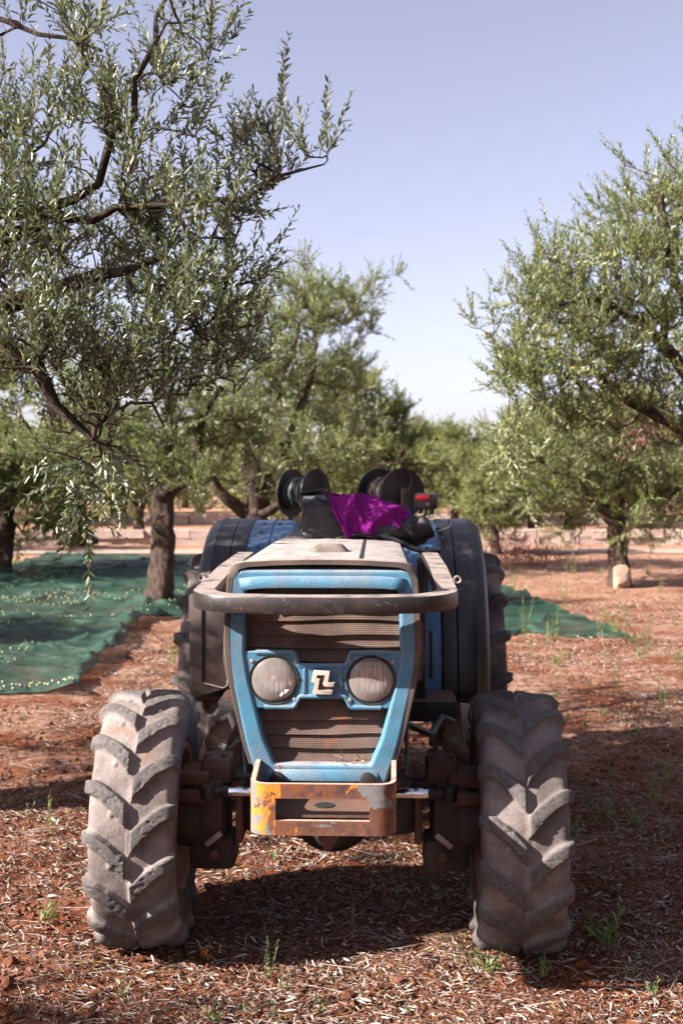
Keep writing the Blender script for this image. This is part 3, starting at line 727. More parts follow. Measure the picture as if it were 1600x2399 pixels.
# two background olives, copied through the far rows
def bg_tree(h, w, nl, seed):
    T = Tree(); r = random.Random(seed)
    limbs = []
    for k in range(5):
        a = k*1.257+r.random(); limbs.append(([(math.cos(a)*.5, math.sin(a)*.5, h*.42), (math.cos(a)*w*.5, math.sin(a)*w*.5, h*.62)], [.11, .08, .03]))
    trunk_guides(T, (0, 0, 0), (.08, 0, h*.20), .21, .17, limbs)
    lob = [(math.cos(a)*w*.52*r.uniform(.7, 1.1), math.sin(a)*w*.52*r.uniform(.7, 1.1), h*r.uniform(.25, .74), w*.36, w*.36, h*.16, nl) for a in np.arange(0, 6.28, .62)]
    lob += [(r.uniform(-.5, .5), r.uniform(-.5, .5), h*.82, w*.4, w*.4, h*.13, nl*2), (r.uniform(-.9, .9), r.uniform(-.9, .9), h*.9, w*.2, w*.2, h*.1, nl)]
    T.grow(sample_lobes(lob), step=.25); return T
FAR_LABELS = 'distant olive tree of the rows in the background, one of many alike'
far = []
spots = []
r_ = random.Random(3)
for row, y in enumerate([27, 34.5, 42, 50, 59, 69, 80, 93]):
    half = y*.34+5 if y < 45 else y*.5+14
    nx = int(half*2/7.4)+1
    for i in range(nx):
        x = -half+(i+.5)*2*half/nx+r_.uniform(-1, 1)
        if y < 30 and -7.5 < x < 5.2: continue
        if y < 40 and 1.2 < x < 3.4: x += 2.5
        spots.append((x, y+r_.uniform(-1.5, 1.5), r_.uniform(.8, 1.12), r_.uniform(0, 6.28), r_.randint(0, 1)))
bases = []
for i, (h, w, seed) in enumerate(((4.6, 2.5, 4), (4.9, 2.8, 9))):
    T = bg_tree(h, w, 26, seed)
    bases.append(finish_tree(T, 'olive_tree', FAR_LABELS, 'far olive trees', m_leaf_far, (0, 0, 0), 5, (.3, .55), .045, .135, .3, tip=.008, twigs=False))
def copy_tree(src, loc, rz, sc, label=None, group=None):
    c = src.copy(); COL.objects.link(c); c.location = loc; c.rotation_euler = (0, 0, rz); c.scale = (sc,)*3
    if label: c['label'] = label
    if group: c['group'] = group
    for ch in src.children:
        d = ch.copy(); COL.objects.link(d); d.parent = c
    return c
first = [True, True]
for (x, y, sc, rz, k) in spots:
    if first[k]: bases[k].location = (x, y, 0); bases[k].rotation_euler = (0, 0, rz); bases[k].scale = (sc,)*3; first[k] = False
    else: copy_tree(bases[k], (x, y, 0), rz, sc)
# a few that can be told apart
copy_tree(bases[0], (1.25, 30.5+2.2, 0), 1.2, .93, 'rounded olive tree just right of the tall one, above the right hose reel', 'olive trees of the grove')
copy_tree(bases[1], (2.7, 52.0, 0), .4, .88, 'pale distant olive tree filling the gap between the two rows', 'olive trees of the grove')
copy_tree(bases[1], (5.55, 33.0, 0), 2.6, .72, 'small dark olive tree between the right fender and the tree with the rock', 'olive trees of the grove')
copy_tree(bases[0], (3.6, 26.5, 0), 4.0, .52, 'young low olive with a thin stem just right of the fender', 'olive trees of the grove')
copy_tree(bases[1], (-6.4, 21.5, 0), .6, .95, 'olive tree half hidden behind the near branches at the left edge', 'olive trees of the grove')
# the tree behind the photographer, out of view, whose crown shades the foreground
copy_tree(bases[1], (-7.9, .6, 0), 2.0, 1.0, 'olive tree out of the picture to the left of the camera', 'olive trees of the grove')
for x, y, rz, sc, lab in ((4.9, 2.3, .5, .95, 'right of the camera'), (4.6, -6.0, 1.5, 1.05, 'behind the camera to the right'), (-4.2, -6.5, 2.5, 1.0, 'behind the camera to the left'),
                     (-13.5, 4.5, 3.0, 1.05, 'far to the left, level with the camera'), (-13.0, 13.5, .9, 1.1, 'far to the left, level with the green net'), (11.5, 5.5, 4.2, 1.1, 'far to the right of the tractor'), (0.3, -12.5, 5.1, 1.15, 'well behind the camera'), (-9.6, 10.2, 1.1, 1.0, 'left of the net, whose shadow falls on its front'), (-10.4, 18.2, 3.6, 1.05, 'left of the net, whose shadow falls on its back')):
    copy_tree(bases[0 if rz < 2 else 1], (x, y, 0), rz, sc, 'olive tree out of the picture, '+lab, 'olive trees of the grove')

# ------------------------------------------------------------------ the tractor (x to the right, y from nose to tail, front axle at y = 0)
tractor = empty('tractor', (-.045, 4.35, 0), -.0332)
tag(tractor, 'old blue narrow orchard tractor with big lugged tyres, facing the camera', 'tractor')

def tyre_mesh(Ro, W, rim, H, nl, hw, Nu, Nv, flat, phase, seed):
    Rt = Ro-H; w = W/2
    prof = [(-w*.72, rim), (-w*.93, rim+.02), (-w*1.03, rim+(Rt-rim)*.42), (-w*1.0, rim+(Rt-rim)*.72), (-w*.93, Rt-.022), (-w*.80, Rt-.006), (-w*.45, Rt), (0, Rt+.003)]
    prof = np.array(prof+[(-x, r) for x, r in reversed(prof[:-1])])
    # smooth the profile (Catmull-Rom), resample by arc length
    Pn = len(prof); fine = []
    for i in range(Pn-1):
        p0, p1, p2, p3 = prof[max(i-1, 0)], prof[i], prof[i+1], prof[min(i+2, Pn-1)]
        for t in np.linspace(0, 1, 24, endpoint=False):
            fine.append(.5*((2*p1)+(-p0+p2)*t+(2*p0-5*p1+4*p2-p3)*t*t+(-p0+3*p1-3*p2+p3)*t**3))
    fine = np.array(fine+[prof[-1]]); s = np.r_[0, np.cumsum(np.linalg.norm(np.diff(fine, axis=0), axis=1))]; s -= s[-1]/2
    smax = s[-1]; tm = w*1.02
    # denser samples on the tread
    u = np.linspace(-1, 1, Nv); sv = smax*(u*.55+.45*u**3)
    X = np.interp(sv, s, fine[:, 0]); Rr = np.interp(sv, s, fine[:, 1])
    tx = np.gradient(X, sv); tr = np.gradient(Rr, sv); nrm = np.stack([-tr, tx], 1); nrm = nrm/np.linalg.norm(nrm, axis=1, keepdims=True)
    al = np.linspace(0, 2*math.pi, Nu, endpoint=False)
    A, S = np.meshgrid(al, sv, indexing='ij')
    hgt = np.zeros_like(A); pitch = 2*math.pi/nl; drop = W*.40/Ro
    for sg in (1, -1):
        t = S*sg; tt = np.clip(t/tm, 0, 1.15)
        g = drop*(1-np.maximum(1-tt, 0)**1.5); slope = Ro*drop*1.5*np.maximum(1-tt, 0)**.5/tm
        cosb = 1/np.sqrt(1+slope**2)
        ph = A-g-phase-(pitch/2 if sg < 0 else 0)
        ph = (ph+pitch/2) % pitch-pitch/2
        k = np.round((A-g-phase-(pitch/2 if sg < 0 else 0)-ph)/pitch)
        ww = hw*(1.10-.14*np.clip(tt, 0, 1)+.20*(fbm(A*Ro*45+7, S*45, seed+9, 3)-.5)+.12*(hash2(k, k*0+sg, seed)-.5)+.25*np.clip(tt-.6, 0, 1))
        d = np.abs(ph)*Ro*cosb
        e = sstep((ww-d)/.0075)*sstep((t-.002+.008*(hash2(k, k*0+sg*5, seed)-.5))/.007)*sstep((tm+.040-t)/.05)
        hgt = np.maximum(hgt, np.maximum(e, .12*sstep((ww+.012-d)/.02)*sstep((t+.012)/.012)*sstep((tm+.02-t)/.03))*(1-.06*hash2(k, k*0+sg*3, seed)))
    nub = np.zeros_like(A)
    for sg in (1, -1):
        an = (A-phase-(pitch/2 if sg < 0 else 0)+pitch*.42) % pitch-pitch/2; nub = np.maximum(nub, sstep(1.25-np.sqrt((an*Ro/.016)**2+((S*sg-w*.42)/.011)**2)))
    nub = nub*(hgt < .3); seam = np.exp(-(S/.0022)**2)*.0018*(hgt < .2)
    wear = .006*nub+seam+(fbm(A*Ro*22, S*22, seed, 3)-.5)*.004-.0035*hgt*sstep((fbm(A*Ro*55, S*55, seed+40, 3)-.62)/.10)
    small = sstep((.5-np.abs((A*nl/math.pi+.3) % 2-1))/.2)*0
    Hh = hgt*H+wear
    Rf = Rr[None, :]+Hh*nrm[None, :, 1]; Xf = X[None, :]+Hh*nrm[None, :, 0]
    Y = -Rf*np.cos(A); Z = Rf*np.sin(A)
    zc = -(Ro-flat); low = sstep((zc+.10-Z)/.10); Xf = Xf*(1+.055*low); Z = np.maximum(Z, zc+ (np.abs(Xf)/w)**6*.006)
    me = quads('tyre', np.stack([Xf, Y, Z], -1), grid_faces(Nu, Nv, True, False), True)
    a = me.attributes.new('lug', 'FLOAT', 'POINT'); a.data.foreach_set('value', hgt.ravel().astype(np.float32))
    sd_ = np.clip((np.abs(S)-tm-.01)/.05, 0, 1); a = me.attributes.new('side', 'FLOAT', 'POINT'); a.data.foreach_set('value', sd_.ravel().astype(np.float32))
    return me

def rim_obj(parent, rr, w, side, mat):
    """wheel disc; side = +1 when the outside of the wheel looks to +x"""
    b = PB(); s = side
    prof = [(-.46*w, rr+.012), (-.44*w, rr-.004), (-.34*w, rr-.02), (-.16*w, rr-.055), (.02*w, rr-.06), (.2*w, rr-.03), (.42*w, rr-.004), (.46*w, rr+.012)]
    b.lathe([(x*s, r) for x, r in prof], 'x', 48)
    b.lathe([(-.10*w*s, rr-.05), (-.12*w*s, rr*.72), (.02*w*s, rr*.62), (.05*w*s, rr*.40), (.05*w*s, .02)], 'x', 48)
    return b.build('rim', mat, parent, 40, solid=.008)

def wheel(name, label, x, y, Ro, W, rim, side, rz, mesh, mat, flat):
    root = empty(name, (x, y, Ro-flat), rz, tractor)
    if label: root['label'] = label
    link('tyre', mesh, mat, root)
    rim_obj(root, rim, W, side, m_rim)
    b = PB(); b.cyl((-.02*side, 0, 0), (.10*side, 0, 0), .085, .075, 28, .008); b.build('hub', m_rim, root)
    for k in range(6):
        a = k*math.pi/3+.3; c = (0, math.cos(a)*rim*.5, math.sin(a)*rim*.5)
        PB().cyl((.03*side, c[1], c[2]), (.075*side, c[1], c[2]), .014, None, 6).build('wheel_nut', m_iron, root)
    return root

ft = [tyre_mesh(.475, .30, .262, .028, 16, .0275, 960, 92, .014, ph, sd0) for ph, sd0 in ((.06, 1), (.21, 2))]
rt = [tyre_mesh(.685, .33, .36, .036, 19, .029, 420, 56, .018, ph, sd0) for ph, sd0 in ((.1, 3), (.3, 4))]
for m_, mt_ in ((ft[0], m_rubber), (ft[1], m_rubber_shade), (rt[0], m_rubber_rear), (rt[1], m_rubber_rear)): m_.materials.append(mt_)
wheel('front_wheel', 'sunlit dusty front wheel', -.695, 0, .475, .30, .262, -1, .042, ft[0], m_rubber, .014)
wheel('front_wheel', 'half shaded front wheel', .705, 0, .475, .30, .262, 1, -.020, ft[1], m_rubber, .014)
wheel('rear_wheel', None, -.665, 1.95, .685, .33, .36, -1, 0, rt[0], m_rubber_rear, .018)
wheel('rear_wheel', None, .665, 1.95, .685, .33, .36, 1, 0, rt[1], m_rubber_rear, .018)

# --- grille
outer_half = [(.268, 1.437), (.292, 1.425), (.303, 1.302), (.306, 1.160), (.288, 1.060), (.246, .877), (.203, .739)]
frame_out = fillet(mirror_loop(outer_half), [.03, .04, .05, .10, .16, .2, .03, .03, .2, .16, .10, .05, .04, .03])
inner_half = [(.264, 1.398), (.268, 1.290), (.270, 1.165), (.254, 1.070), (.205, .880), (.166, .790)]
frame_in = fillet(mirror_loop(inner_half), [.03, .05, .09, .12, .2, .02, .02, .2, .12, .09, .05, .03])
grille = plate('grille_frame', [frame_out, frame_in], -.53, .07, .012, m_blue, tractor, 3)
# sloping head of the grille above the opening
b = PB(); P = []
for y, z, hwid in ((-.560, 1.394, .262), (-.572, 1.392, .268), (-.574, 1.404, .272), (-.566, 1.424, .278), (-.540, 1.446, .284), (-.49, 1.458, .286)):
    for x in np.linspace(-hwid, hwid, 15): P.append((x, y, z-.010*(abs(x)/hwid)**6))
b.sheet(P, 6, 15).build('grille_cap', m_blue, tractor, 50, solid=.006)
# lower sill
PB().box((0, -.548, .762), (.375, .05, .05), (R(-20), 0, 0), .012).build('grille_sill', m_blue, tractor)
for s in (-1, 1): PB().cyl((s*.150, -.590, .752), (s*.150, -.56, .752), .026, .026, 20, .004).build('rubber_buffer', m_rubber_strip, tractor)
# headlamp panel
lx, lz, lr = .162, 1.081, .0795
up_l = [(-.262, 1.172), (-.095, 1.172), (-.080, 1.128), (.080, 1.128), (.095, 1.172), (.262, 1.172)]
lo_l = [(.226, .990), (.095, .990), (.075, 1.026), (-.075, 1.026), (-.095, .990), (-.226, .990)]
pl_out = fillet(up_l+lo_l, [.006, .02, .015, .015, .02, .006, .006, .02, .015, .015, .02, .006])
circ = lambda cx, cz, r, n=48: [(cx+r*math.cos(2*math.pi*k/n), cz+r*math.sin(2*math.pi*k/n)) for k in range(n)]
panel = plate('headlamp_panel', [pl_out, circ(-lx, lz, lr-.002), circ(lx, lz, lr-.002)], -.543, .03, .004, m_blue, tractor)
for pts in (up_l, lo_l):
    q = [(x, -.556, z) for x, z in fillet(pts, .015)[3:-3]]
    PB().tube(q, .0085, 8, 1.0).build('panel_ridge', m_blue, panel)
for s in (-1, 1): PB().box((s*.060, -.556, 1.077), (.010, .014, .088), (0, 0, 0), .003).build('emblem_rib', m_blue, panel)
for s in (-1, 1):
    PB().cyl((s*.072-.002, -.5605, 1.082), (s*.072-.002, -.556, 1.082), .0042, None, 14).build('drilled_hole', m_hole, panel)
    for dx, dz in ((-.072, .062), (.072, .062), (.070*(-s), -.066)):
        PB().cyl((s*lx+dx, -.563, lz+dz), (s*lx+dx, -.552, lz+dz), .0065, .0085, 12, .001).build('panel_screw', m_steel, panel)
# emblem
em = [(470, 345), (970, 365), (890, 715), (1110, 715), (1080, 850), (835, 850), (775, 825), (750, 770), (820, 485), (565, 485), (540, 590), (660, 600), (580, 950), (1045, 960), (1020, 1085), (450, 1075), (445, 1000), (510, 730), (385, 700)]
em = [((x-745)*.000109+.002, 1.0765-(y-715)*.000109) for x, y in em]
emb = empty('emblem', (0, 0, 0), 0, tractor); emb['label'] = 'cream angular double letter emblem between the headlamps'
PB().poly_prism(em, -.578, -.562, .0012).build('letter_mark', m_emblem, emb)
bk = [(470, 345), (970, 365), (890, 715), (1110, 715), (1020, 1085), (450, 1075), (510, 730), (385, 700)]
PB().poly_prism([((x-745)*.000109*.97+.002, 1.0765-(y-715)*.000109*.97) for x, y in bk], -.566, -.5585).build('recess_plate', m_emblem_back, emb)
# headlamps
for s in (-1, 1):
    h = empty('headlight', (s*lx, -.54, lz), 0, tractor)
    b = PB(); b.lathe([(-.016, lr-.006), (-.022, lr-.002), (-.022, lr+.003), (-.014, lr+.005), (.01, lr+.004)], 'y', 56); b.build('bezel', m_rubber_strip, h, 60)
    b = PB(); n = 9
    b.lathe([(-.018-.020*math.cos(t*math.pi/2), max(.0005, (lr-.005)*math.sin(t*math.pi/2))) for t in np.linspace(0, 1, n)], 'y', 56); b.build('lens', m_lens, h, 60)
    b = PB(); b.lathe([(.045*math.cos(t*math.pi/2)-.012, max(.0005, (lr-.004)*math.sin(t*math.pi/2))) for t in np.linspace(0, 1, 10)], 'y', 48); b.build('reflector', m_reflector, h, 60)
    PB().cyl((0, -.002, 0), (0, .03, 0), .012, .014, 16, .002).build('bulb', m_steel, h)
# perforated mesh behind the openings, corrugated
def mesh_sheet(z0, z1, hw0, hw1, pitch):
    nz = 60; nx = 30; P = []
    for i in range(nz):
        t = i/(nz-1); z = z0+(z1-z0)*t; hwid = hw0+(hw1-hw0)*t
        ph = ((z0-z)/pitch) % 1.0
        dy = -.014*(ph**1.3)+.003*math.sin(z*70)
        for j in range(nx):
            x = -hwid+2*hwid*j/(nx-1); P.append((x, -.512+dy+.002*math.sin(x*31+z*60), z+.003*math.sin(x*13+z*20)))
    return P, nz, nx
for z0, z1, a, c in ((1.41, 1.118, .276, .276), (1.03, .780, .245, .165)):
    P, nz, nx = mesh_sheet(z0, z1, a, c, .046); PB().sheet(P, nz, nx).build('radiator_mesh', m_mesh, tractor, 25)
# straw caught at the foot of the mesh
q = np.stack([rng.uniform(.03, .15, 60), rng.uniform(-.545, -.53, 60), rng.uniform(.785, .815, 60)], 1)
link('caught_straw', leaf_mesh('caught_straw', q, rng.normal(0, 1, (60, 3))*(1, .3, .5), rng.normal(0, 1, (60, 3)), rng.uniform(.015, .05, 60), w=.08), m_litter, tractor)['kind'] = 'stuff'

# --- hood
def half_w(z): return float(np.interp(z, [.739, .877, 1.06, 1.16, 1.302, 1.44], [.215, .258, .300, .318, .315, .305]))
def hood_section(f, y, n=9):
    """f 0 at the nose .. 1 at the dash: profile from the left foot over the top to the right foot"""
    zb = .80*(1-f)+.93*f; zt = 1.468+.012*f; pts = []
    zs = np.linspace(zb, zt-.05, n)
    side = [((half_w(z)*(1-f)+.298*f), z) for z in zs]
    top = [(.300*(1-f*.06)-.006, zt-.028), (.285-.01*f, zt-.010), (.255-.01*f, zt-.002), (.15, zt+.004), (.06, zt+.006)]
    R_ = side+top
    return [(x, y, z) for x, z in R_]+[(-x, y, z) for x, z in reversed(R_)]
P = []; ysn = [-.50, -.46, -.38, -.2, .1, .4, .7, 1.0]
for y in ysn: P += hood_section((y+.50)/1.5, y)
nv = len(P)//len(ysn)
hood = PB().sheet(P, len(ysn), nv).build('hood', m_hood, tractor, 35, solid=.004)
# lip round the grille
sec = hood_section(0, -.5)
b = PB(); P = []
for y, g in ((-.50, .004), (-.535, .010), (-.560, .012), (-.566, .008), (-.566, -.008), (-.54, -.010)):
    for (x, _, z) in sec:
        n = Vector((x, 0, z-1.15)).normalized(); P.append((x+(g if x > 0 else -g)*min(1, abs(x)/.2), y+.02*max(0, (1.15-z)), z+(g if z > 1.42 else 0)))
b.sheet(P, 6, len(sec)).build('hood_lip', m_lip, tractor, 50)
# side flaps beside the grille
for s in (-1, 1):
    pts = [(s*.312, 1.30), (s*.338, 1.255), (s*.342, 1.14), (s*.330, 1.07), (s*.305, 1.06)]
    PB().poly_prism(pts, -.49, -.46, .004).build('side_flap', m_lip, tractor)
# scoop, seam and filler cap of the hood
b = PB(); P = []
for z, ax, ay in ((1.470, .085, .075), (1.476, .080, .070), (1.498, .058, .050), (1.506, .050, .043), (1.508, .03, .03), (1.508, .002, .002)):
    for k in range(28):
        a = 2*math.pi*k/28; c, s_ = math.cos(a), math.sin(a)
        P.append((ax*abs(c)**.55*np.sign(c), -.06+ay*abs(s_)**.55*np.sign(s_), z))
b.sheet(P, 6, 28, False, True).build('hood_scoop', m_lip, hood, 50)
PB().box((.125, .12, 1.4795), (.012, 1.05, .006), (R(.4), 0, 0), .001).build('hood_seam', m_rubber_strip, hood)
PB().box((-.10, .45, 1.480), (.32, .008, .004), (0, 0, 0), .001).build('hood_seam', m_lip, hood)
# blue lower side panels
for s in (-1, 1):
    pts = [(-.42, .93), (.55, .98), (.55, .80), (-.30, .70)]
    PB().poly_prism(pts, s*.286, s*.292, 0, 'yz').build('side_panel', m_blue_panel, tractor)
# dash and steering wheel behind the hood
PB().box((-.02, 1.20, 1.33), (.54, .30, .34), (0, 0, 0), .06, (.9, .8)).build('dashboard', m_lip, tractor)
sw = empty('steering_wheel', (0, 1.50, 1.42), 0, tractor); sw.rotation_euler = (R(-38), 0, 0)
b = PB(); P = []
for i in range(40):
    for j in range(10):
        a, c = 2*math.pi*i/40, 2*math.pi*j/10; P.append(((.19+.013*math.cos(c))*math.cos(a), (.19+.013*math.cos(c))*math.sin(a), .013*math.sin(c)))
b.sheet(P, 40, 10, True, True).build('wheel_ring', m_plastic, sw)
b = PB()
for k in range(3): a = k*2.094+.5; b.box((.09*math.cos(a), .09*math.sin(a), -.01), (.19, .025, .008), (0, 0, a), .002)
b.cyl((0, 0, -.03), (0, 0, .012), .035, .03, 20, .005).cyl((0, 0, -.30), (0, 0, -.03), .018); b.build('spokes', m_plastic, sw)
seat = empty('driver_seat', (0, 2.0, 1.0), 0, tractor)
PB().box((0, 0, .06), (.42, .40, .10), (R(4), 0, 0), .04).build('seat_cushion', m_seat, seat)
PB().box((0, .20, .24), (.40, .09, .30), (R(-8), 0, 0), .04).build('seat_back', m_seat, seat)
PB().box((0, 0, -.08), (.2, .24, .18), (0, 0, 0), .02).build('seat_base', m_dark, seat)

# --- front guard bar
gp = [(-.398, .66, 1.402), (-.405, .1, 1.385), (-.408, -.45, 1.350)]
for k in range(1, 8):
    a = math.pi/2*k/8; gp.append((-.408+.135*(1-math.cos(a)), -.45-.20*math.sin(a), 1.350-.004*k/8))
gp += [(-.12, -.672, 1.346)]
gp = gp+[(-x+.012, y, z) for x, y, z in reversed(gp)]
b = PB(); P = []; n = len(gp)
for i, p in enumerate(gp):
    t = Vector(gp[min(i+1, n-1)])-Vector(gp[max(i-1, 0)]); t.z = 0; t.normalize(); nrm = Vector((t.y, -t.x, 0))
    wd = .036+.012*max(0, -t.x*0+abs(t.x))
    hh = .027
    for (u, v) in ((-1, -.75), (-.93, -1), (.93, -1), (1, -.75), (1, .75), (.93, 1), (-.93, 1), (-1, .75)):
        P.append(Vector(p)+nrm*(u*wd)+Vector((0, 0, v*hh)))
guard = b.sheet(P, n, 8, False, True).build('guard_bar', m_black, tractor, 40)
for s in (-1, 1):
    PB().box((s*.40, .67, 1.40), (.075, .012, .06), (0, 0, 0), .003).build('end_plate', m_dark, guard)
    b = PB(); y = -.20 if s < 0 else -.26
    b.lathe([(-.02, .0075), (-.02, .0125), (.02, .0125), (.02, .0075)], 'y', 18, (s*.462+.006, y, 1.392)); b.build('pin_tube', m_steel, guard, 50, solid=.001)
    PB().box((s*.372, .60, 1.10), (.035, .05, .60), (0, 0, 0), .006).build('guard_post', m_dark, guard)
    PB().box((s*.340, .60, .83), (.11, .05, .05), (0, 0, 0), .006).build('post_bracket', m_dark, guard)

# --- weight carrier at the nose
bx0 = .012; hwf = .222
def car_loop(yb):
    return fillet([(-hwf-.006, yb), (-hwf, -.79), (hwf, -.79), (hwf+.006, yb)], [.001, .055, .055, .001], 6)
loop = car_loop(-.36)
# densify the bend so that the slot has straight ends
dl = [loop[0]]
for p, q in zip(loop[:-1], loop[1:]):
    k = max(1, int(math.dist(p, q)/.02)); dl += [(p[0]+(q[0]-p[0])*i/k, p[1]+(q[1]-p[1])*i/k) for i in range(1, k+1)]
zl = [.637, .660, .683, .718, .752, .775, .798]
b = PB(); V_ = []
for (x, y) in dl:
    rise = max(0, y+.72)*.12; drop_ = max(0, y+.72)*.10
    V_.append([b.bm.verts.new((x+bx0, y, z+(rise if z > .76 else 0)+(drop_ if z < .65 else 0))) for z in zl])
for i in range(len(dl)-1):
    xm = (dl[i][0]+dl[i+1][0])/2; front = dl[i][1] < -.785 and abs(xm) < .156
    for k in range(len(zl)-1):
        if front and .68 < zl[k] < .75: continue
        b.bm.faces.new((V_[i][k], V_[i+1][k], V_[i+1][k+1], V_[i][k+1]))
carrier = b.build('weight_carrier', m_bumper, tractor, 40, solid=.016); carrier['label'] = 'slotted steel weight carrier with flaking orange and grey paint'
PB().poly_prism([(-hwf+.02+bx0, -.765), (hwf-.02+bx0, -.765), (hwf-.02+bx0, -.40), (-hwf+.02+bx0, -.40)], .684, .692, 0, 'xy').build('carrier_floor', m_iron, tractor)
PB().cyl((bx0+.0, -.66, .6915), (bx0+.0, -.66, .6945), .032, None, 24).build('floor_hole', m_hole, tractor)
PB().box((bx0, -.45, .755), (.40, .03, .14), (0, 0, 0), .006).build('carrier_back', m_iron, tractor)
for s in (-1, 1):
    for z in (.80, .715): PB().cyl((s*.226+bx0, -.50, z), (s*.250+bx0, -.50, z), .016, None, 6).build('carrier_bolt', m_iron, tractor)
# tow hook under it
b = PB(); b.cyl((.03, -.62, .66), (.02, -.62, .56), .045, .03, 20, .006).box((-.04, -.60, .615), (.05, .08, .06), (0, 0, 0), .008).cyl((.02, -.62, .575), (.02, -.62, .535), .02, .014, 12, .003)
b.build('tow_hitch', m_iron, tractor)

# --- front axle
ax = empty('front_axle', (0, 0, 0), 0, tractor)
b = PB(); b.box((0, .02, .50), (.66, .17, .15), (0, 0, 0), .03)
b.box((-.24, .02, .485), (.16, .15, .17), (0, R(8), 0), .03).box((.24, .02, .485), (.16, .15, .17), (0, R(-8), 0), .03); b.build('axle_beam', m_dark, ax)
b = PB(); b.ball((0.01, .03, .455), .14, (1.1, .9, .95), 24).cyl((.01, -.16, .45), (.01, -.06, .45), .06, .09, 20, .01).box((.01, 0, .60), (.24, .26, .16), (0, 0, 0), .02); b.build('differential', m_dark, ax)
for s in (-1, 1):
    k = empty('steering_knuckle', (s*.46, 0, .46), 0, tractor)
    b = PB(); b.box((0, .0, .03), (.15, .20, .26), (0, 0, s*.05), .03).box((-s*.02, .0, -.12), (.17, .18, .12), (0, 0, 0), .02).cyl((s*.02, 0, 0), (s*.17, 0, 0), .12, .10, 28, .015); b.build('knuckle_housing', m_knuckle, k)
    PB().box((s*.055, -.10, .105), (.14, .06, .045), (0, 0, s*.12), .012).build('steering_arm', m_iron, k)
    b = PB(); b.box((s*.045, -.02, .165), (.12, .17, .05), (0, 0, 0), .012).box((-s*.035+.0*s, .0, .19), (.125, .15, .10), (0, 0, 0), .018, (.9, .95)); b.build('king_pin_block', m_iron, k)
    for dx in (-.035, .03):
        for dy in (-.05, .05): PB().cyl((-s*.035+dx, dy, .235), (-s*.035+dx, dy, .252), .013, None, 6).build('block_bolt', m_iron, k)
    PB().ball((-s*.04, 0, .262), .011).build('grease_nipple', m_steel, k)
    PB().box((-s*.03, -.108, -.055), (.075, .008, .022), (0, R(s*38), 0), .003).build('guard_strip', m_steel, k)
    PB().cyl((-s*.035, -.13, -.11), (-s*.035, -.10, -.11), .018, None, 20, .003).build('drain_cap', m_iron, k)
    # ram: rod end, clevis, chrome rod and cylinder
    r_ = empty('steering_ram', (0, -.12, .585), 0, tractor)
    PB().cyl((s*.235, 0, 0), (s*.375, 0, 0), .0195, None, 24, .002).build('chrome_rod', m_chrome, r_)
    PB().cyl((s*.05, 0, 0), (s*.235, 0, 0), .034, None, 24, .004).build('ram_cylinder', m_dark, r_)
    b = PB(); b.cyl((s*.37, 0, 0), (s*.395, 0, 0), .024, None, 6, .002).cyl((s*.39, 0, 0), (s*.43, 0, 0), .015).cyl((s*.45, -.0, -.028), (s*.45, 0, .028), .03, .028, 18, .004); b.build('rod_end', m_dark, r_)

for s in (-1, 1):
    for k in range(6):
        a = k*math.pi/3; PB().cyl((s*.33, -.085+.0*k, .50+.05*math.sin(a)), (s*.33, -.072, .50+.05*math.sin(a)), .010, None, 6).build('flange_bolt', m_iron, ax) if k in (1, 4) else None
    PB().tube([(s*.10, -.10, .63), (s*.20, -.12, .66), (s*.30, -.10, .64), (s*.36, -.06, .62)], .011, 8).build('brake_hose', m_rubber_strip, ax)
    PB().box((s*.335, .0, .49), (.028, .21, .21), (0, 0, 0), .012).build('axle_flange', m_iron, ax)
PB().cyl((.01, -.175, .45), (.01, -.155, .45), .036, None, 8, .003).build('fill_plug', m_iron, ax)
# --- engine, gearbox and rear axle under the hood
eng = empty('engine', (0, 0, 0), 0, tractor)
b = PB(); b.box((0, .35, .78), (.34, 1.1, .42), (0, 0, 0), .02).box((0, .30, .58), (.26, .95, .14), (0, 0, 0), .03).box((.20, .25, .88), (.10, .5, .10), (0, 0, 0), .02).cyl((-.2, -.05, .80), (-.2, .25, .80), .06, .06, 18, .008)
b.build('engine_block', m_dark, eng)
PB().box((0, -.40, 1.09), (.46, .10, .60), (0, 0, 0), .01).build('radiator', m_dark, eng)
for k in range(4): PB().cyl((.235, .05+.14*k, .90), (.30, .05+.14*k, .86), .022, .018, 12, .003).build('injector_pipe', m_iron, eng)
b = PB(); b.box((0, 1.35, .66), (.36, 1.0, .40), (0, 0, 0), .04).box((0, 1.95, .68), (.86, .26, .28), (0, 0, 0), .05); b.build('gearbox', m_dark, eng)
for s in (-1, 1):
    PB().tube([(s*.24, -.10, .86), (s*.33, .1, .78), (s*.40, .35, .70), (s*.46, .6, .72), (s*.52, .8, .66)], .014, 8).build('hydraulic_hose', m_rubber_strip, eng)
    PB().box((s*.20, -.38, .78), (.05, .30, .16), (R(-12), 0, 0), .01).build('chassis_rail', m_dark, eng)
    PB().box((s*.40, 1.02, .735), (.28, .42, .02), (0, 0, 0), .004).build('foot_plate', m_iron, tractor)
    PB().box((s*.40, .81, .70), (.28, .012, .09), (0, 0, 0), .003).build('plate_edge', m_dark, tractor)
PB().poly_prism([(.545, .76), (.635, .75), (.63, .56), (.56, .56)], .70, .715, .003).build('hitch_plate', m_steel, tractor)
for z in (.70, .635): PB().cyl((.60, .696, z), (.60, .6995, z), .020 if z < .65 else .014, None, 18).build('plate_hole', m_hole, tractor)
b = PB(); b.poly_prism([(-.36, .83), (-.42, .70), (-.425, .66), (-.31, .80)], .20, .30, .003).cyl((-.335, .25, .84), (-.335, .25, .93), .006).build('latch_bracket', m_iron, tractor)
PB().cyl((-.30, .22, .74), (-.27, .22, .74), .05, .045, 18, .01).build('oil_filter', m_iron, tractor)

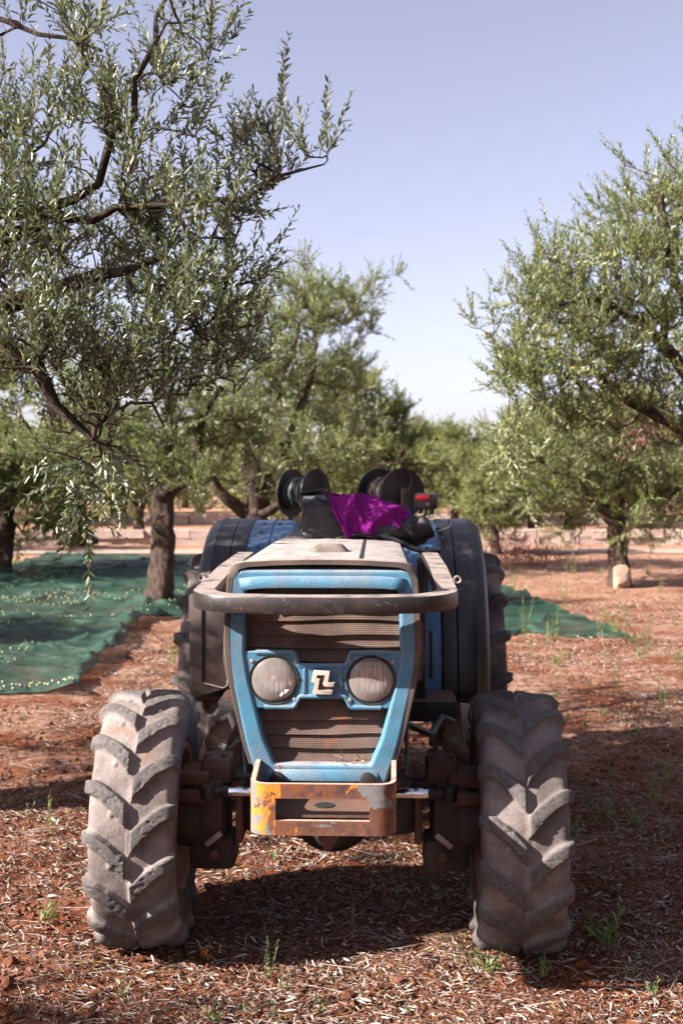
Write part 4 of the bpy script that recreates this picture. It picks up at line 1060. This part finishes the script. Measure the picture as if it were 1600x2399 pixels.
# --- rear mudguards
yr, za = 1.95, .68
def arc(xprof, R0, a0, a1, n):
    P = []
    for i in range(n):
        a = R(a0+(a1-a0)*i/(n-1))
        for (x, dr) in xprof:
            r = R0+dr; sq = 1+.035*abs(math.sin(2*a))**2
            P.append((x, yr-r*sq*math.cos(a), za+r*sq*math.sin(a)))
    return P, n, len(xprof)
for s in (-1, 1):
    f = empty('rear_mudguard', (0, 0, 0), 0, tractor)
    f['label'] = 'black rubber edged blue mudguard over the ' + ('sunlit side' if s < 0 else 'shaded side') + ' rear wheel'
    xp = [(.488, .0), (.50, .003), (.560, .004), (.566, -.002), (.572, .004), (.640, .004), (.655, .010), (.668, .003), (.695, -.004), (.712, -.018), (.720, -.045), (.721, -.07)]
    P, nu, nvv = arc([(s*x, d) for x, d in xp], .845, 0, 148, 34); PB().sheet(P, nu, nvv).build('rubber_guard', m_fender, f, 40, solid=.006)
    xp = [(.262, -.50), (.262, -.03), (.268, -.008), (.285, .0), (.375, .0), (.379, .006), (.386, .006), (.390, 0), (.487, .001), (.490, -.012)]
    P, nu, nvv = arc([(s*x, d) for x, d in xp], .842, -2, 148, 34); PB().sheet(P, nu, nvv).build('blue_guard', m_blue_panel, f, 40, solid=.004)
    for k in range(9):
        a = R(12+k*11)
        for x in (.345, .43):
            c = Vector((s*x, yr-.845*1.0*(1+.035*abs(math.sin(2*a))**2)*math.cos(a), za+.845*(1+.035*abs(math.sin(2*a))**2)*math.sin(a)))
            nrm = Vector((0, -math.cos(a), math.sin(a))); PB().cyl(c-nrm*.004, c+nrm*.006, .008, .006, 8).build('rivet', m_iron, f)
    PB().box((s*.43, .985, .93), (.015, .02, .22), (0, 0, 0), .003).build('stay', m_dark, f)
# pressed front flap on the left guard and stowage box behind the guard on the right
fl = fillet([(-.722, 1.20), (-.46, 1.20), (-.44, .78), (-.715, .70)], .02)
flap = PB().poly_prism(fl, 1.075, 1.090, .004).build('front_flap', m_lip, tractor)
PB().box((-.655, 1.072, .98), (.010, .006, .40), (0, R(-.5), 0), .002).build('flap_groove', m_hole, flap)
PB().tube([(-.648, 1.072, .775), (-.555, 1.072, .752), (-.535, 1.072, .765), (-.533, 1.072, .82)], .004, 8).build('pressed_bead', m_emblem, flap)
PB().cyl((-.497, 1.066, .755), (-.497, 1.076, .755), .018, None, 16, .003).build('flap_hole', m_hole, flap)

# --- hose reels, lamp and carrier behind the seat
def reel(cx, cz, psi, L, r, label, rope):
    t = empty('hose_reel', (cx, 2.62, cz), psi, tractor); t['label'] = label      # axis of the drum along its own x
    for e in (-1, 1):
        b = PB(); b.lathe([(e*L/2-.004, .001), (e*L/2-.004, r-.006), (e*L/2-.006, r), (e*L/2+.006, r), (e*L/2+.004, r-.006), (e*L/2+.004, .001)], 'x', 56); b.build('reel_disc', m_disc, t, 40)
    PB().cyl((-L/2, 0, 0), (L/2, 0, 0), .06, None, 28).build('drum', m_dark, t)
    n = int(L/.018)
    for k in range(n):
        x = -L/2+.012+(L-.024)*k/(n-1); b = PB(); P = []
        rr = r*(.56 if k % 3 else .61)
        for i in range(36):
            for j in range(6):
                a, c = 2*math.pi*i/36, 2*math.pi*j/6; P.append((x+.0095*math.cos(c), (rr+.0095*math.sin(c))*math.cos(a), (rr+.0095*math.sin(c))*math.sin(a)))
        b.sheet(P, 36, 6, True, True).build('hose_coil', rope[k % len(rope)], t)
    b = PB(); xo = L/2+.022
    b.box((xo, 0, -.10), (.03, .045, .26), (0, 0, 0), .004); b.box((-xo, 0, -.10), (.03, .045, .26), (0, 0, 0), .004)
    b.cyl((-xo-.02, 0, 0), (xo+.03, 0, 0), .016, None, 14, .002); b.box((0, 0, -.225), (L+.12, .06, .03), (0, 0, 0), .005); b.build('reel_stand', m_iron, t)
    PB().tube([(xo+.006, -.02, -.2), (xo+.006, .05, r*.62), (xo-.01, .0, r+.03), (-xo, .0, r+.03), (-xo, .02, -.1)], .006, 6).build('guide_rod', m_iron, t)
    return t
reel(-.275, 1.665, R(-34), .185, .148, 'left hose reel with teal hose between two dark discs', [m_rope_brown, m_rope_teal, m_rope_brown, m_rope_teal, m_rubber_strip])
reel(.258, 1.668, R(-61), .29, .150, 'right hose reel, its dark disc turned to the camera', [m_rubber_strip, m_rope_brown])
b = PB(); b.box((0, 2.62, 1.435), (1.0, .28, .03), (0, 0, 0), .006).box((-.36, 2.62, 1.0), (.06, .06, .86), (0, 0, 0), .006).box((.36, 2.62, 1.0), (.06, .06, .86), (0, 0, 0), .006).box((0, 2.55, .62), (.80, .3, .06), (0, 0, 0), .006).box((0, 2.3, .64), (.10, .7, .08), (0, 0, 0), .006)
b.build('rear_carrier', m_iron, tractor)
# small work lamp on a stalk at the left reel
wl_ = empty('work_lamp', (-.20, 2.30, 1.62), R(12), tractor)
b = PB(); b.box((0, 0, 0), (.15, .07, .10), (0, 0, 0), .02); b.build('lamp_housing', m_plastic, wl_)
PB().box((0, -.036, .0), (.12, .006, .07), (0, 0, 0), .01).build('lamp_glass', m_reflector, wl_)
PB().tube([(0, .0, -.05), (-.04, .03, -.12), (-.10, .05, -.2), (-.12, .1, -.28)], .008, 8).build('lamp_stalk', m_dark, wl_)
PB().box((0, -.04, .058), (.17, .10, .008), (R(-8), R(-8), 0), .002).build('lamp_visor', m_plastic, wl_)
# tail lamp above the right mudguard
tl = empty('tail_lamp', (.455, 2.15, 1.625), R(-4), tractor); tl['label'] = 'black tail lamp with a red lens above the right mudguard'
b = PB(); b.box((0, 0, 0), (.138, .05, .092), (0, 0, 0), .02); b.build('lamp_body', m_plastic, tl)
PB().box((-.018, -.026, .020), (.082, .012, .032), (0, 0, 0), .006).build('red_lens', m_red, tl)
b = PB(); b.lathe([(-.028, .0065), (-.031, .0085), (-.028, .0105)], 'y', 16, (.012, 0, -.016)); b.build('reflector_ring', m_steel, tl)
b = PB(); b.tube([(.0, .0, -.04), (.0, .0, -.07), (-.02, .0, -.09), (-.07, .0, -.10), (-.14, .02, -.10)], .010, 8).cyl((.03, 0, -.075), (.03, 0, -.04), .014, .018, 10).cyl((-.03, 0, -.07), (-.03, 0, -.04), .012, .014, 10); b.build('lamp_bracket', m_dark, tl)

# ------------------------------------------------------------------ backpack and magenta cloth on the hood
def to_world(p): return tractor_M @ Vector(p)
tractor_M = Matrix.Translation(tractor.location) @ Matrix.Rotation(-.0332, 4, 'Z')
def soft(name, mat, parent, c, half, e=(.55, .45), nu=90, nv=46, fold=None, seed=0):
    """pillow-like closed cloth body with folds"""
    u = np.linspace(0, 2*math.pi, nu, endpoint=False); v = np.linspace(-math.pi/2+.02, math.pi/2-.02, nv)
    U, V_ = np.meshgrid(u, v, indexing='ij')
    sp = lambda a, k: np.sign(a)*np.abs(a)**k
    X = sp(np.cos(V_), e[1])*sp(np.cos(U), e[0]); Y = sp(np.cos(V_), e[1])*sp(np.sin(U), e[0]); Z = sp(np.sin(V_), e[1])
    P = np.stack([X*half[0], Y*half[1], Z*half[2]], -1)
    Nn = unit(np.stack([X/half[0], Y/half[1], Z/half[2]], -1))
    f = (fbm(P[..., 0]*9+P[..., 2]*5+3, P[..., 1]*9+P[..., 2]*9, seed, 3)-.5)*.05
    rdg = np.abs(np.sin(P[..., 0]*34+P[..., 2]*26+4*fbm(P[..., 0]*6, P[..., 2]*6+P[..., 1]*5, seed+5, 2)))
    f = f+(.018*(1-rdg)**2 if fold is None else fold*(1-rdg)**2)
    P = P+Nn*f[..., None]
    me = quads(name, P, grid_faces(nu, nv, True, False), True)
    return link(name, me, mat, parent, loc=c)
bag = empty('backpack', to_world((.05, .85, 1.475)), -.0332)
tag(bag, 'black nylon backpack lying on the tractor hood, straps hanging over the edge', 'backpack')
soft('pack_body', m_black_cloth, bag, (-.08, .0, .082), (.135, .13, .10), (.45, .5), seed=1)
soft('pack_flap', m_black_cloth, bag, (.17, .0, .045), (.20, .14, .055), (.7, .7), seed=2)
soft('pack_pocket', m_black_cloth, bag, (.26, -.06, .045), (.10, .07, .05), (.8, .8), 60, 30, seed=3)
b = PB(); b.tube([(-.02, -.14, .02), (.10, -.15, .035), (.20, -.16, .01), (.28, -.18, -.025), (.34, -.18, -.045), (.40, -.16, -.04), (.43, -.12, -.005), (.42, -.08, .03), (.40, -.05, .05)], [.012, .016, .016, .015, .015, .015, .015, .014, .012], 10, .8); b.build('shoulder_strap', m_black_cloth, bag)
b = PB(); b.tube([(.36, -.10, .04), (.41, -.12, .045), (.455, -.13, .065), (.46, -.13, .085)], [.006, .006, .007, .009], 8, .5); b.build('strap_end', m_black_cloth, bag)
b = PB(); b.tube([(.345, -.15, -.03), (.345, -.15, -.10), (.345, -.15, -.18), (.345, -.15, -.26)], .010, 8, .4); b.build('hanging_strap', m_black_cloth, bag)
PB().box((.335, -.155, -.06), (.026, .008, .02), (0, 0, 0), .002).build('buckle', m_plastic, bag)
b = PB(); b.tube([(-.05, -.145, .015), (.02, -.155, .03), (.09, -.155, .022), (.14, -.15, .015), (.10, -.16, .005), (.04, -.165, .008)], .0022, 6); b.build('drawstring', m_steel, bag)

cl = empty('dotted_cloth', to_world((.135, .80, 1.52)), -.0332); tag(cl, 'magenta dotted knit cloth bundled on top of the black backpack', 'cloth')
nu, nv = 100, 60
u = np.linspace(-1, 1, nu); v = np.linspace(-1, 1, nv); U, V_ = np.meshgrid(u, v, indexing='ij')
# the upper skin of a bunched cloth: x across, v from back to the hanging front hem
X = U*.175*(1-.16*np.maximum(V_, 0)*(U < 0)-.05*np.maximum(V_, 0)); Y = -np.sin(np.clip((V_+1)*.5, 0, 1)*math.pi*.62)*.16+.07
top = np.interp(U, [-1, -.4, .15, .63, .9, 1], [.150, .154, .145, .112, .088, .070])
hang = np.interp(U, [-1, -.62, -.5, 0, .5, .9, 1], [.085, -.030, -.026, -.014, .002, .014, .030])
s_ = sstep((V_+.15)/1.15); Z = top*(1-s_)+hang*s_; Z = Z-.05*sstep((-V_-.4)/.6)
edge = sstep((np.abs(U)-.86)/.14); Y = Y+edge*.05*(U > 0)
fold = .026*(1-np.abs(np.sin(3.4*U+1.9*V_+2.2*fbm(U*1.5, V_*1.5, 3, 2))))**1.6*(1-.5*edge)+.014*(1-np.abs(np.sin(4.1*U-3.0*V_+1+2*fbm(U*2+3, V_*2, 5, 2))))**2+.010*(fbm(U*2.5+5, V_*2.5, 8, 3)-.5)
Y = Y-fold*1.3; Z = Z+fold*.5*(1-s_)
o = link('cloth_sheet', quads('cloth_sheet', np.stack([X, Y, Z], -1), grid_faces(nu, nv), True), m_magenta, cl)
md = o.modifiers.new('solid', 'SOLIDIFY'); md.thickness = .006
soft('cloth_bundle', m_magenta, cl, (.02, .03, .045), (.155, .10, .062), (.7, .7), seed=12)
soft('cloth_knot', m_magenta, cl, (.160, -.02, .055), (.030, .05, .036), (.8, .8), 40, 24, fold=.006, seed=14)

# ------------------------------------------------------------------ harvest nets
def net(name, label, outline_fn, nu, nv, amp, seed):
    U, V_ = np.meshgrid(np.linspace(0, 1, nu), np.linspace(0, 1, nv), indexing='ij')
    X, Y = outline_fn(U, V_)
    wr = fbm(X*1.4+.8*Y, Y*.9, seed, 4)
    rid = np.abs(np.sin(Y*4.6+X*.7+6*fbm(X*.8, Y*.8, seed+3, 3))); rid2 = np.abs(np.sin(Y*2.1-X*2.4+7*fbm(X*.9, Y*.9, seed+13, 3)))
    e = np.minimum(np.minimum(U, 1-U), np.minimum(V_, 1-V_)); hem = sstep((.03-e)/.03)
    wave = amp*(.55*(1-rid)**1.8+.5*(1-rid2)**2.5+.75*np.maximum(wr-.45, 0))
    lie = sstep(e/.035); bunch = amp*.55*sstep((.05-e)/.05)*sstep(e/.006)*fbm(X*4, Y*4, seed+7, 2)
    Z = .016+(wave+.014)*lie+bunch+ground_z(X, Y)
    return X, Y, Z
def lerp_poly(pts, t): p = np.array(pts); n = len(p); tt = np.linspace(0, 1, n); return np.interp(t, tt, p[:, 0]), np.interp(t, tt, p[:, 1])
# left net: left side, then right side, both from front to back
Ls = [(-4.4, 9.0), (-5.0, 12), (-5.9, 16), (-6.2, 19), (-6.6, 22), (-6.7, 26.2)]
Rs = [(-2.12, 9.2), (-2.2, 10.4), (-2.28, 12.0), (-2.42, 13.6), (-2.18, 14.25), (-1.6, 14.4), (-1.5, 19), (-2.4, 25.8)]
def f_left(U, V_):
    lx, ly = lerp_poly(Ls, V_); rx, ry = lerp_poly(Rs, V_); j = .10*(fbm(V_*14, U*2, 4, 2)-.5)
    return lx*(1-U)+rx*U+j, ly*(1-U)+ry*U+.25*(fbm(U*9, V_*2, 6, 2)-.5)
X, Y, Z = net('net', '', f_left, 190, 420, .10, 21)
dT = np.hypot(X+2.36, Y-14.7); Z = Z+.20*sstep((.62-dT)/.42)*(.6+.6*fbm(X*5, Y*5, 2, 2)); Z = Z+.10*np.exp(-((X-np.interp(Y, [9, 14], [-2.1, -2.4]))/.22)**2)*(Y < 14.2)*fbm(X*6, Y*3, 31, 2)*1.6
NETL = (X, Y, Z)
nl_ = link('harvest_net', quads('harvest_net', np.stack([X, Y, Z], -1), grid_faces(190, 420), True), m_net)
tag(nl_, 'wide green harvest net spread on the ground round the left tree trunk', 'net')
Lr = [(1.75, 12.9), (1.75, 15), (1.8, 17.5), (1.9, 19.3)]
Rr_ = [(3.22, 12.4), (3.02, 13.4), (2.88, 15.5), (2.5, 18.6)]
def f_right(U, V_):
    lx, ly = lerp_poly(Lr, V_); rx, ry = lerp_poly(Rr_, V_)
    return lx*(1-U)+rx*U+.08*(fbm(V_*9, U*3, 14, 2)-.5), ly*(1-U)+ry*U+.5*(fbm(U*4, V_*2, 16, 2)-.5)
X, Y, Z = net('net', '', f_right, 80, 140, .12, 47)
nr = link('harvest_net', quads('harvest_net', np.stack([X, Y, Z], -1), grid_faces(80, 140), True), m_net)
tag(nr, 'small heap of green net right of the tractor, ending in a point', 'net')
# fallen olives lying on the left net
X, Y, Z = NETL; V = []; F = []; off = 0
bmo = bmesh.new(); bmesh.ops.create_icosphere(bmo, subdivisions=1, radius=1.0); ov = np.array([v.co[:] for v in bmo.verts]); of = np.array([[v.index for v in f.verts] for f in bmo.faces]); bmo.free()
cnt = 0
allv = []; allf = []
while cnt < 1200:
    i = rng.integers(4, 186); j = rng.integers(2, 380)
    if rng.random() > np.clip(fbm(X[i, j]*1.5, Y[i, j]*1.0, 77, 3)*4.5-2.2, 0, 1)*(1.6 if Y[i, j] < 18 else .5): continue
    c = np.array([X[i, j]+rng.normal(0, .03), Y[i, j]+rng.normal(0, .03), Z[i, j]+.012]); s0 = rng.uniform(.007, .012)
    allv.append(c+ov*np.array([s0, s0*1.3, s0])); allf.append(of+cnt*len(ov)); cnt += 1
me = bpy.data.meshes.new('fallen_olives'); me.from_pydata(np.concatenate(allv).tolist(), [], np.concatenate(allf).tolist()); me.update()
tag(link('fallen_olives', me, m_olive), 'ripe green and yellow olives scattered over the left net', 'olives', kind='stuff')

# ------------------------------------------------------------------ leaf litter, twigs and clods on the red soil
def scatter(n, y0, y1, power, lat):
    y = y0*(y1/y0)**(rng.random(n)**power); x = (rng.random(n)-.5)*2*(y*.31+lat); return x, y
def in_net(x, y):
    a = (y > 9.0) & (y < 26) & (x < np.interp(y, [p[1] for p in Rs], [p[0] for p in Rs])) & (x > np.interp(y, [p[1] for p in Ls], [p[0] for p in Ls]))
    b_ = (y > 12.8) & (y < 19) & (x > 1.75) & (x < np.interp(y, [p[1] for p in Rr_], [p[0] for p in Rr_])); return a | b_
def litter(n0, y0, y1, lo, hi, w, wd, thr, gain, lat, seed):
    x, y = scatter(n0, y0, y1, .95, lat)
    dens = .6*fbm(x*1.25+40, y*1.0+7, 51, 4)+.4*fbm(x*4.5+seed, y*4.5, 61, 3)
    k = (rng.random(len(x)) < np.clip((dens-thr)*gain, .035, 1)) & ~in_net(x, y); x, y = x[k], y[k]; n = len(x)
    a = rng.uniform(0, 2*math.pi, n); D = np.stack([np.cos(a), np.sin(a), rng.normal(.05, .24, n)], 1)
    N = np.stack([rng.normal(0, .55, n), rng.normal(0, .55, n), np.ones(n)], 1)
    L = (lo+(hi-lo)*rng.random(n)**1.6)*(1+.035*np.maximum(y-5, 0))
    B = np.stack([x, y, ground_z(x, y)+rng.uniform(.0, .012, n)+np.maximum(0, -D[:, 2])*L*.9], 1)
    return B, D, N, L, w
for (args, lab) in (((150000, 2.6, 26, .016, .052, .155, 0, .455, 6.5, .9, 1), 'dry curled olive leaves littering the red soil'),
                    ((190000, 2.6, 16, .008, .034, .11, 0, .43, 7.0, .5, 2), 'fine chaff of broken straw between the fallen leaves')):
    B, D, N, L, w = litter(*args)
    tag(link('leaf_litter', leaf_mesh('leaf_litter', B, D, N, L, w, .5), m_litter), lab, 'leaf litter', kind='stuff')
# thin twigs
x, y = scatter(9000, 2.6, 14, 1.0, .6); k = ~in_net(x, y); x, y = x[k], y[k]; tw = []
for i in range(len(x)):
    a = random.uniform(0, 6.28); l = random.uniform(.03, .08)+.14*random.random()**4; z0 = float(ground_z(np.array(x[i]), np.array(y[i])))
    p = np.array([x[i], y[i], z0+.006]); d = np.array([math.cos(a), math.sin(a), random.uniform(-.02, .12)]); e = np.array([-math.sin(a), math.cos(a), 0])*random.uniform(-.25, .25)
    tw.append((p, p+d*l*.5+e*l*.5, p+d*l))
tag(link('fallen_twigs', twig_mesh('fallen_twigs', tw, .0021), m_litter), 'thin dry twigs scattered over the soil', 'twigs', kind='stuff')
# clods
x, y = scatter(9000, 2.7, 9, 1.0, .5); k = rng.random(len(x)) < np.clip((.62-fbm(x*1.25+40, y+7, 51, 4))*5, .1, 1); x, y = x[k], y[k]; n = len(x)
sz = rng.gamma(2.0, .0038, n)+.003; C = np.stack([x, y, ground_z(x, y)+sz*.3], 1)
V = (ov[None]*(1+rng.normal(0, .16, (n, len(ov), 1)))*sz[:, None, None]*np.array([1.1, 1.1, .8])+C[:, None]); F = (of[None]+np.arange(n)[:, None, None]*len(ov)).reshape(-1, 3)
me = bpy.data.meshes.new('soil_clods'); me.from_pydata(V.reshape(-1, 3).tolist(), [], F.tolist()); me.update()
tag(link('soil_clods', me, m_soil), 'small crumbs of red soil', 'soil', kind='stuff')

# ------------------------------------------------------------------ weeds
def weed_mesh(h, stems, spread, seed, leafl=.035, wid=.22, bushy=1.0):
    r = np.random.default_rng(seed); B, D, N, L = [], [], [], []; tw = []
    for k in range(stems):
        a = r.uniform(0, 6.28); lean = r.uniform(0, spread); d = np.array([math.cos(a)*lean, math.sin(a)*lean, 1.0]); d /= np.linalg.norm(d); l = h*r.uniform(.6, 1.05)
        base = np.array([math.cos(a)*.01, math.sin(a)*.01, 0]); tw.append((base, base+d*l*.5, base+d*l+np.array([0, 0, -.02*lean])))
        n = max(4, int(l/.012*bushy))
        for t in np.linspace(.15, 1, n):
            q = base+d*l*t; b_ = r.uniform(0, 6.28); sd_ = np.array([math.cos(b_), math.sin(b_), .45])
            B.append(q); D.append(d*.6+sd_); N.append(d+r.normal(0, .2, 3)); L.append(leafl*r.uniform(.6, 1.1)*(1.15-.55*t))
    lm = leaf_mesh('leaves', np.array(B), np.array(D), np.array(N), np.array(L), wid); return lm, twig_mesh('stem', tw, .0016)
weed_kinds = [weed_mesh(.16, 2, .25, 1), weed_mesh(.22, 3, .3, 2, .03), weed_mesh(.11, 5, .9, 3, .045, .3), weed_mesh(.30, 3, .25, 4, .035, .25, 1.3), weed_mesh(.09, 7, 1.6, 5, .03, .4)]
def weed(label, x, y, kind, sc=1.0, group='weeds on the red soil', mat=None):
    w_ = empty('weed', (x, y, float(ground_z(np.array(x), np.array(y)))), random.uniform(0, 6.28)); w_.scale = (sc,)*3
    tag(w_, label, 'weed', group); link('leaves', weed_kinds[kind][0], mat or m_weed, w_); link('stem', weed_kinds[kind][1], m_weed_dry, w_)
for label, x, y, k, sc in [
    ('bright low weed creeping in front of the right front tyre', .52, 4.02, 4, 1.1), ('low weed touching the right front tyre, right of the creeping one', .70, 3.98, 4, .9),
    ('leafy weed in the shade just right of the right front tyre', 1.00, 4.22, 2, 1.5), ('small tufted weed standing alone in sun right of the right tyre', 1.00, 3.95, 0, .85),
    ('tall thin weed in the foreground below the left headlamp', -.255, 3.95, 3, .5), ('short weed beside the tall thin foreground weed', -.19, 3.86, 0, .7),
    ('thin weed in the foreground below the left tyre', -.73, 3.82, 0, .9), ('weed at the bottom edge left of centre', -.40, 3.66, 2, .55),
    ('weed at the bottom edge, second from the left of its row', -.30, 3.68, 0, .6), ('weed at the bottom edge, third from the left of its row', -.22, 3.66, 1, .45), ('sprig at the bottom edge near the centre', -.06, 3.72, 0, .75),
    ('weed in the shade under the tractor nose', .05, 4.35, 1, .7), ('weed in the sunlit gap under the axle', -.30, 5.2, 2, .6), ('weed at the far left edge level with the left tyre', -1.16, 4.45, 2, .9),
    ('sprig at the bottom edge right of centre', .22, 3.70, 0, .5), ('weed at the bottom right corner', 1.06, 3.85, 2, .5), ('yellow green weed between the net and the left rear tyre', -1.55, 10.4, 3, 1.3),
    ('tall yellow green weed in front of the right net, nearest the tractor', 1.98, 12.4, 3, 1.5), ('tall yellow green weed in front of the middle of the right net', 2.78, 12.2, 3, 1.5),
    ('weed in front of the right net, second from the tractor', 2.2, 12.2, 1, 1.2), ('weed in front of the pointed end of the right net', 3.0, 12.0, 1, 1.4)]: weed(label, x, y, k, sc)
r_ = random.Random(12)
for i in range(120):
    y = r_.uniform(5.5, 22); x = r_.uniform(1.1, y*.32+.3)
    if in_net(np.array(x), np.array(y)): continue
    weed('small green weed among many scattered on the ground right of the tractor', x, y, r_.randint(0, 3), r_.uniform(.6, 1.25), 'scattered weeds right of the tractor')
for i in range(26):
    y = r_.uniform(5, 13); x = -r_.uniform(.95, y*.3)
    if in_net(np.array(x), np.array(y)): continue
    weed('small green weed among a few scattered on the ground left of the tractor', x, y, r_.randint(0, 2), r_.uniform(.5, .9), 'scattered weeds left of the tractor')
# dry arching grass by the right front tyre
tw = []
for k in range(22):
    a = r_.uniform(2.2, 4.2); l = r_.uniform(.10, .26); p = np.array([r_.uniform(-.05, .05), r_.uniform(-.04, .04), 0]); d = np.array([math.cos(a)*.6, math.sin(a)*.25, .9])
    m1 = p+d*l*.6; tw.append((p, m1, m1+np.array([math.cos(a)*.12, math.sin(a)*.05, .01-.03*r_.random()])))
tag(link('dry_grass', twig_mesh('dry_grass', tw, .0016), m_weed_dry, loc=(.47, 4.08, 0)), 'tuft of dry arching grass at the inner side of the right front tyre', 'grass')
# orange dead sprig in the shade right of the left tyre
nn = 40; q = rng.normal(0, 1, (nn, 3))*(.018, .012, .018)+(0, 0, .04)
tag(link('orange_sprig', leaf_mesh('orange_sprig', q, rng.normal(0, 1, (nn, 3)), rng.normal(0, 1, (nn, 3)), rng.uniform(.008, .02, nn), .5), leaf_mat('orange_dead_leaf', (.45, .2, .05), (.45, .22, .06)), loc=(-.488, 4.12, .01)), 'tiny orange dead sprig lying beside the left tyre', 'sprig', kind='stuff')
# reddish dry brush behind the right mudguard
nn = 900; q = rng.normal(0, 1, (nn, 3))*(.55, .5, .16)+(0, 0, .2); q[:, 2] = np.abs(q[:, 2])
tag(link('dry_brush', leaf_mesh('dry_brush', q, rng.normal(0, 1, (nn, 3))*(1, 1, 1.6), rng.normal(0, 1, (nn, 3)), rng.uniform(.08, .22, nn), .08), leaf_mat('red_dry_brush', (.20, .065, .05), (.2, .07, .05)), loc=(3.75, 23.4, 0)), 'low reddish dry brush behind the right mudguard', 'brush')

# ------------------------------------------------------------------ rocks
def rock(name, label, loc, size, seed, mat, rot=(0, 0, 0)):
    r = random.Random(seed); bm = bmesh.new(); bmesh.ops.create_icosphere(bm, subdivisions=2, radius=1)
    fx = [(Vector((r.uniform(-1, 1), r.uniform(-1, 1), r.uniform(-1, 1))).normalized(), r.uniform(.45, .72)) for _ in range(9)]
    for v in bm.verts:
        for n, d in fx:
            t = v.co.dot(n)
            if t > d: v.co -= n*(t-d)*.97
        v.co += v.co.normalized()*r.uniform(-.015, .015)
        v.co.x *= size[0]; v.co.y *= size[1]; v.co.z *= size[2]
    me = bpy.data.meshes.new(name); bm.to_mesh(me); bm.free(); return tag(link(name, me, mat, None, loc, rot), label, name)
rock('rock', 'pale angular rock leaning at the foot of the right tree trunk', (4.52, 18.35, .16), (.21, .18, .27), 3, m_rock, (0, .3, .4))
rock('rock', 'dark low boulder lying by the stone wall at the far left', (-6.85, 29.6, .22), (.62, .4, .34), 9, m_bark, (0, 0, .2))
